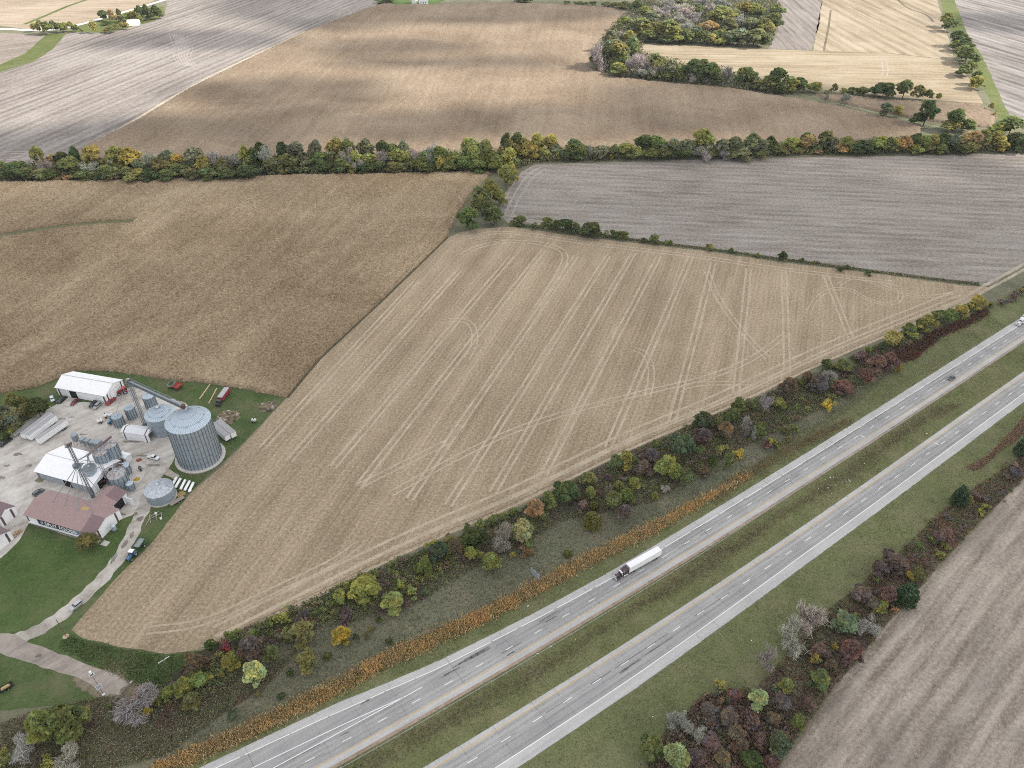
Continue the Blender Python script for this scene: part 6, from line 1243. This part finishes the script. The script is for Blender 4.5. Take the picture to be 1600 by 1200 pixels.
# white tanks in a row, grain spill, flatbed
for k, (a_, b_) in enumerate([((271, 760.5), (281, 749.5)), ((276.5, 762.5), (287, 751.5)), ((284.5, 765), (294.5, 753.5)), ((291, 767), (301.5, 755)), ((297.5, 769.5), (307.5, 757))][0:5]):
    p, q = G(a_[0]-1, a_[1]), G(b_[0]-5, b_[1]); d = q-p
    t = thing('white_tank', ['white cylinder tank nearest the silver bin in the row', 'second white cylinder tank from the silver bin', 'middle one of five white cylinder tanks', 'fourth white cylinder tank from the silver bin', 'white cylinder tank farthest from the silver bin'][k], 'tank', (p+q)/2, math.atan2(d.y, d.x), 'row of white tanks')
    Lt = 5.2; m = MB(); m.lathe([(.1, -Lt/2-.35), (.45, -Lt/2-.2), (.58, -Lt/2+.1), (.58, Lt/2-.1), (.45, Lt/2+.2), (.1, Lt/2+.35)], 0, 0, 16, axis='x', cz=.85); m.build('tank_body', plain('white_tank_paint', (.80, .80, .79), .4, .4, dirt=.03), t, True)
    for x in (-1.5, 1.5): m = MB(); m.box(x-.15, x+.15, -.5, .5, .0, .45); m.build('saddle', M_CONC, t)
def heap(lab, px, r, h, col, cat='heap', name='grain_heap'):
    m = MB(); k = 22; rq = random.Random(int(px[0])); m.add([(0, 0, h)]+[(r*.5*math.cos(6.283*i/k)*rq.uniform(.8, 1.2), r*.5*math.sin(6.283*i/k)*rq.uniform(.8, 1.2), h*.55) for i in range(k)]+[(r*math.cos(6.283*i/k)*rq.uniform(.75, 1.25), r*math.sin(6.283*i/k)*rq.uniform(.75, 1.25), .03) for i in range(k)], [(0, 1+i, 1+(i+1) % k) for i in range(k)]+[(1+i, 1+k+i, 1+k+(i+1) % k, 1+(i+1) % k) for i in range(k)])
    o = m.build(name, plain(name+'_%d' % int(px[0]), col, .95, .05, dirt=.35, scale=2)); o.location = (*G(*px).to_2d(), .06); tag(o, lab, cat)
heap('small yellow grain spill on grass below the white tanks', (282.5, 772), 1.7, .25, (.36, .26, .11)); heap('bright yellow grain heap on the concrete slab edge', (214, 749), 1.3, .6, (.50, .31, .05))
heap('weedy stone ring planter beside the storage shed wall', (64, 748), 2.2, .5, (.22, .19, .13), 'planter', 'stone_planter')
heap('reddish heap of scrap on the concrete slab', (217, 719), 1.2, .5, (.28, .10, .06), 'scrap heap', 'scrap_heap')
p, q = G(266.5, 791), G(288, 778); d = q-p; fb = thing('hay_trailer', 'rusty grey flat trailer on grass beside the pale field edge', 'trailer', (p+q)/2, math.atan2(d.y, d.x))
m = MB(); m.box(-d.length/2, d.length/2, -1.0, 1.0, .8, 1.0); m.build('deck', plain('worn_deck', (.30, .24, .21), .9, dirt=.4, scale=1.5), fb); m = MB(); m.box(-d.length/2, d.length/2, -.3, .3, .5, .8); m.build('chassis', M_RUST, fb)
for x in (.2, 1.2):
    for y in (-1.05, 1.05): wheel(fb, x, y, .4, .25)
jm = thing('farm_implement', 'pale scrap implement with long bars beside the gravel lane', 'implement', G(243, 808), .6)
m = MB(); [m.tube(Vector(a_), Vector(b_), .1, 5) for a_, b_ in [((-3,0,.3),(3,.4,.5)),((-2.5,-2.5,.3),(-1.8,2.2,.6)),((0,-3,.3),(.6,2.5,.5)),((2,-2.6,.3),(2.6,1.2,.5)),((-2,1,.5),(2,1.6,.8)),((-4.5,-2.5,.2),(-2,.3,.4))]]; m.build('frame', plain('pale_implement', (.42, .40, .36), .8, dirt=.3), jm)
m = MB(); m.lathe([(.5, .3), (.5, 1.1)], .6, 1.2, 12); m.box(1.2, 2.0, -2.9, -1.9, .1, .6); m.build('seed_box', plain('dull_white', (.6, .6, .58), .7), jm)
for x in (-1.5, 1.8): wheel(jm, x, -.4, .35, .2)
for k, px in enumerate([(22.5, 838.5), (27, 834), (31.5, 831)]):
    t = thing('pallet_stack', ['pallet stack nearest the lower barn', 'middle pallet stack between barn and mill', 'pallet stack nearest the mill corner'][k], 'pallets', (*G(*px).to_2d(), .05), .4+.2*k, 'pallet stacks by the lawn')
    for j in range(3+k % 2): m = MB(); [m.box(-.75, .75, y-.1, y+.1, .0, .12) for y in (-.7, -.35, 0, .35, .7)]; [m.box(x-.08, x+.08, -.8, .8, .125, .28) for x in (-.65, 0, .65)]; o = m.build('pallet', plain('pallet_wood', (.42, .29, .18), .9), t); o.location = (0, 0, j*.3)
tr = thing('equipment_trailer', 'black trailer with yellow load on grass at the left edge', 'trailer', (*G(10, 1076).to_2d(), .05), .75)
m = MB(); m.box(-2.2, 2.2, -1, 1, .6, .75); m.box(-2.2, 2.2, -1, -.9, .75, 1.1); m.box(-2.2, 2.2, .9, 1, .75, 1.1); m.build('deck', M_BLACK, tr); m = MB(); m.frus(-1.4, 1.4, -.6, .6, .76, -1.1, 1.0, -.4, .4, 1.3); m.build('load', plain('sandy_load', (.38, .27, .12), .9), tr)
for x in (-.6, .5):
    for y in (-1.05, 1.05): wheel(tr, x, y, .36, .22)

# ---- poles, signs, barriers
M_POLE = plain('pole_wood', (.19, .145, .10), .9, .1, dirt=.3)
def pole(lab, base, top, arm, name='utility_pole', arm_len=1.2, armcol=(.62, .62, .60), armdir=.75):
    b = G(*base); h = top_height(b.y, top[1]); t = thing(name, lab, 'utility pole', b, armdir); m = MB(); m.tube((0, 0, -.1), (0, 0, h), .2, 8, .12); m.build('pole', M_POLE, t)
    if arm:
        m = MB(); m.box(-arm_len, arm_len, -.08, .08, h-.5, h-.28); m.build('crossarm', plain('crossarm_grey', armcol, .7), t)
        for x in (-arm_len+.15, -arm_len*.4, arm_len*.4, arm_len-.15): m = MB(); m.lathe([(.07, h-.28), (.09, h-.1), (.04, h)], x, 0, 8); m.build('insulator', plain('insulator_white', (.72, .72, .70), .3), t)
    return t, h
pole('bare wooden pole at the pale field tip beside the lane', (103, 993.5), (87.5, 968), False)
m = MB(); m.lathe([(1.0, .05), (1.1, .08), (.2, .1)], 0, 0, 14); o = m.build('dirt_patch', plain('bare_sand', (.42, .33, .23), .95)); o.location = G(103, 994.5); o['kind'] = 'structure'
pole('wooden utility pole with pale crossarm by the roadside thicket', (267, 1054), (257, 1030), True, arm_len=1.9)
t, h = pole('tall dark pole with white frames above the road end barrier', (163, 1087), (139, 1052), False, 'meter_pole')
for c in t.children: c.scale = (.55, .55, 1)
for (z, a_, b_, nm) in [(h-.5, .75, .8, 'lamp_frame'), (h*.42, .95, 1.1, 'notice_frame')]:
    m = MB(); m.box(-a_, a_, -.22, -.14, z-b_, z+b_); m.build(nm, plain('grey_notice', (.42, .43, .44), .6), t) if nm == 'notice_frame' else m.build(nm, plain('dark_lamp', (.15, .15, .16), .6), t)
    m = MB(); [m.box(x-.12, x+.12, -.26, -.225, z-b_, z+b_) for x in (-a_+.1, a_-.1)]; [m.box(-a_, a_, -.26, -.225, zz-.12, zz+.12) for zz in (z-b_+.1, z+b_-.1)]; m.build('white_border', plain('white_border', (.78, .78, .77), .6), t)
m = MB(); m.box(-.35, .35, -.3, .3, h-.2, h+.9); m.build('lamp', plain('white_border', (.78, .78, .77), .6), t); m = MB(); m.box(-.4, .4, -.4, .2, .5, 1.1); m.build('meter_box', plain('white_border', (.78, .78, .77), .6), t)
p, q = G(177.5, 1100), G(206, 1069); d = q-p; gb = thing('road_barrier', 'weathered plank barrier across the end of the asphalt road', 'barrier', p, math.atan2(d.y, d.x)); M_PLANK = plain('weathered_plank', (.30, .28, .24), .9, .1, dirt=.4)
for z in (.55, 1.1): m = MB(); m.box(0, d.length, -.08, .02, z-.18, z+.18); m.build('rail', M_PLANK, gb)
for k in range(7): m = MB(); x = d.length*(.03+k*.155); m.box(x-.12, x+.12, .03, .25, 0, 1.4); m.build('post', M_PLANK, gb)
m = MB(); m.box(d.length-.3, d.length+.6, -.2, -.1, .9, 1.5); m.build('reflector_plate', plain('white_border', (.78, .78, .77), .6), gb)
p, q = G(829.5, 903.5), G(841, 909.5); p = Vector((7.1, 186.3, 0)); q = Vector((10.4, 182.6, 0)); d = q-p
rs = thing('road_sign', 'grey backed motorway sign on three posts beside the reeds', 'sign', p, math.atan2(d.y, d.x)); Ls = d.length; M_SGN = plain('sign_aluminium', (.33, .37, .41), .5, .4, .4)
m = MB(); m.box(0, Ls, -.06, 0, 2.4, 5.6); m.build('sign_panel', M_SGN, rs)
for k, z in enumerate((2.8, 3.6, 4.4, 5.2)): m = MB(); m.box(.1, Ls-.1, .01, .1, z-.07, z+.07); m.build('stiffener', M_GALV, rs)
for x in (.6, Ls/2, Ls-.6): m = MB(); m.box(x-.09, x+.09, .1, .25, 0, 5.5); m.build('post', M_GALV, rs)
# leaning white pole by the farmyard trees
p, q = G(66, 628.5), G(82, 638.5); o = MB(); d = q-p; o.tube((0, 0, .15), (d.length, 0, .15), .14, 8); o = o.build('flag_pole', plain('white_pole', (.7, .7, .68), .5)); o.location = p; o.rotation_euler = (0, 0, math.atan2(d.y, d.x)); tag(o, 'white pole lying on the grass beside the farmyard trees', 'pole')

# ---- far buildings
p = G(209.5, 38); fh = thing('hoop_barn', 'white round-roofed barn in the far farmstead', 'barn', p, .25)
m = MB(); N_ = 10; m.ext([(7*math.cos(math.pi*i/N_), 5.5*math.sin(math.pi*i/N_)) for i in range(N_+1)], -7, 7); m.build('roof', plain('white_canvas', (.80, .79, .77), .6), fh); m = MB(); m.box(-7.05, -7.01, -3, 3, 0, 4); m.build('doorway', M_DARK, fh)
p = G(655, 7); hs = thing('far_house', 'white farmhouse with grey roof at the top edge', 'house', p, .1); m = MB(); gable_walls(m, 12, 8, 3.5, 6); m.build('wall', [M_WSHEET, M_WSHEETY], hs); m = MB(); slab_roof(m, 12, 8, 3.5, 6); m.build('roof', plain('grey_shingle', (.33, .34, .36), .8), hs)
for x in (2, 5, 8.5): m = MB(); m.box(x, x+1.2, -.05, -.01, 1.2, 2.6); m.build('window', M_GLASS, hs)
p = G(648, 5); sl_ = thing('far_silo', 'round white silo beside the farmhouse at the top edge', 'silo', p); m = MB(); m.lathe([(4.2, 0), (4.2, 9), (.4, 11.5)], 0, 0, 24); m.build('wall', plain('silo_white', (.7, .7, .7), .5), sl_); m = MB(); m.lathe([(4.35, 9.0), (4.35, 9.1), (.3, 11.8)], 0, 0, 24); m.build('roof', M_GALVR, sl_)
for k, (x, y) in enumerate([(1067.5, 111), (1102.5, 118.5), (1116.5, 120.5)]):
    p = G(x, y+8); m = MB(); m.box(-1.5, 1.5, -1, 1, 0, 2.2); m.ext([(-1.15, 2.2), (1.15, 2.2), (0, 2.9)], -1.7, 1.7); o = m.build('bee_hut', plain('white_hut', (.78, .78, .76), .6)); o.location = p; tag(o, ['leftmost white hut among the far ditch trees', 'middle white hut among the far ditch trees', 'rightmost white hut among the far ditch trees'][k], 'hut', 'white huts in the tree row')

# ================================================================== CLOUDS that shade the foreground and dapple the far fields
s = NT('cloud_vapour'); tr_ = s.t.nodes.new('ShaderNodeBsdfTransparent'); tl_ = s.t.nodes.new('ShaderNodeBsdfTranslucent'); df_ = s.t.nodes.new('ShaderNodeBsdfDiffuse')
for n_ in (tl_, df_): n_.inputs[0].default_value = (.92, .92, .93, 1)
mx = s.t.nodes.new('ShaderNodeMixShader'); mx.inputs[0].default_value = .5; s.t.links.new(tl_.outputs[0], mx.inputs[1]); s.t.links.new(df_.outputs[0], mx.inputs[2])
m2 = s.t.nodes.new('ShaderNodeMixShader'); s.t.links.new(s.math('MULTIPLY_ADD', s.noise(s.pos(), .012, 3, .6), .35, .35), m2.inputs[0])
s.t.links.new(tr_.outputs[0], m2.inputs[1]); s.t.links.new(mx.outputs[0], m2.inputs[2]); s.t.links.new(m2.outputs[0], s.out.inputs[0]); M_CLOUD = s.mat
CZ = 950.0; CSH = CZ/math.tan(SUN_EL)
def cloud(x, y, rx, ry, rz, seed):
    'a flat-bottomed cloud whose shadow falls round ground point x, y'
    import bmesh
    bm = bmesh.new(); bmesh.ops.create_icosphere(bm, subdivisions=4, radius=1.0); r = np.random.default_rng(seed)
    P = np.array([v.co[:] for v in bm.verts]); ph = r.uniform(0, 6.28, 9); k = r.normal(size=(9, 3))*np.array([2.2, 2.2, 2.2])
    n = sum(np.sin(P@k[i]*(1+.35*i)+ph[i])/(1+.4*i) for i in range(9))
    for v, q in zip(bm.verts, n):
        f = 1+.16*q; v.co *= f
        if v.co.z < -.25: v.co.z = -.25+(v.co.z+.25)*.15
        v.co.x *= rx; v.co.y *= ry; v.co.z *= rz
    me = bpy.data.meshes.new('cloud'); bm.to_mesh(me); bm.free(); me.materials.append(M_CLOUD); me.polygons.foreach_set('use_smooth', [True]*len(me.polygons))
    o = link('cloud', me); o.location = (x+CSH, y, CZ); o['kind'] = 'structure'
for i, (x, y, rx, ry, rz) in enumerate([(-330, 330, 330, 290, 60), (60, 260, 330, 280, 70), (330, 330, 300, 300, 70), (0, 430, 360, 170, 50), (-200, 120, 300, 200, 60)]): cloud(x, y, rx, ry, rz, 50+i)
for i, (px, py, rx, ry) in enumerate([(1180, 165, 150, 75), (800, 18, 170, 60), (520, 40, 60, 40), (620, 75, 80, 35), (700, 100, 110, 26), (430, 150, 90, 60), (480, 12, 120, 90), (900, 190, 110, 40), (1570, 35, 60, 60), (330, 60, 110, 40), (560, 200, 120, 40)]):
    g = G(px, py); cloud(g.x, g.y, rx, ry, 35, 90+i)

# ------------------------------------------------------------------ thin haze
hz = MB(); hz.box(-6600, 6600, -2600, 11100, -1.0, 246.0)
hm = bpy.data.materials.new('haze_air'); hm.use_nodes = True; ht = hm.node_tree; ht.nodes.clear()
ho = ht.nodes.new('ShaderNodeOutputMaterial'); hv = ht.nodes.new('ShaderNodeVolumePrincipled'); ht.links.new(hv.outputs[0], ho.inputs[1])
hv.inputs['Color'].default_value = (.86, .90, .95, 1); hv.inputs['Density'].default_value = .00004; hv.inputs['Anisotropy'].default_value = .2
o = hz.build('haze', hm); tag(o, 'thin pale haze hanging over the whole landscape', 'haze', kind='stuff')
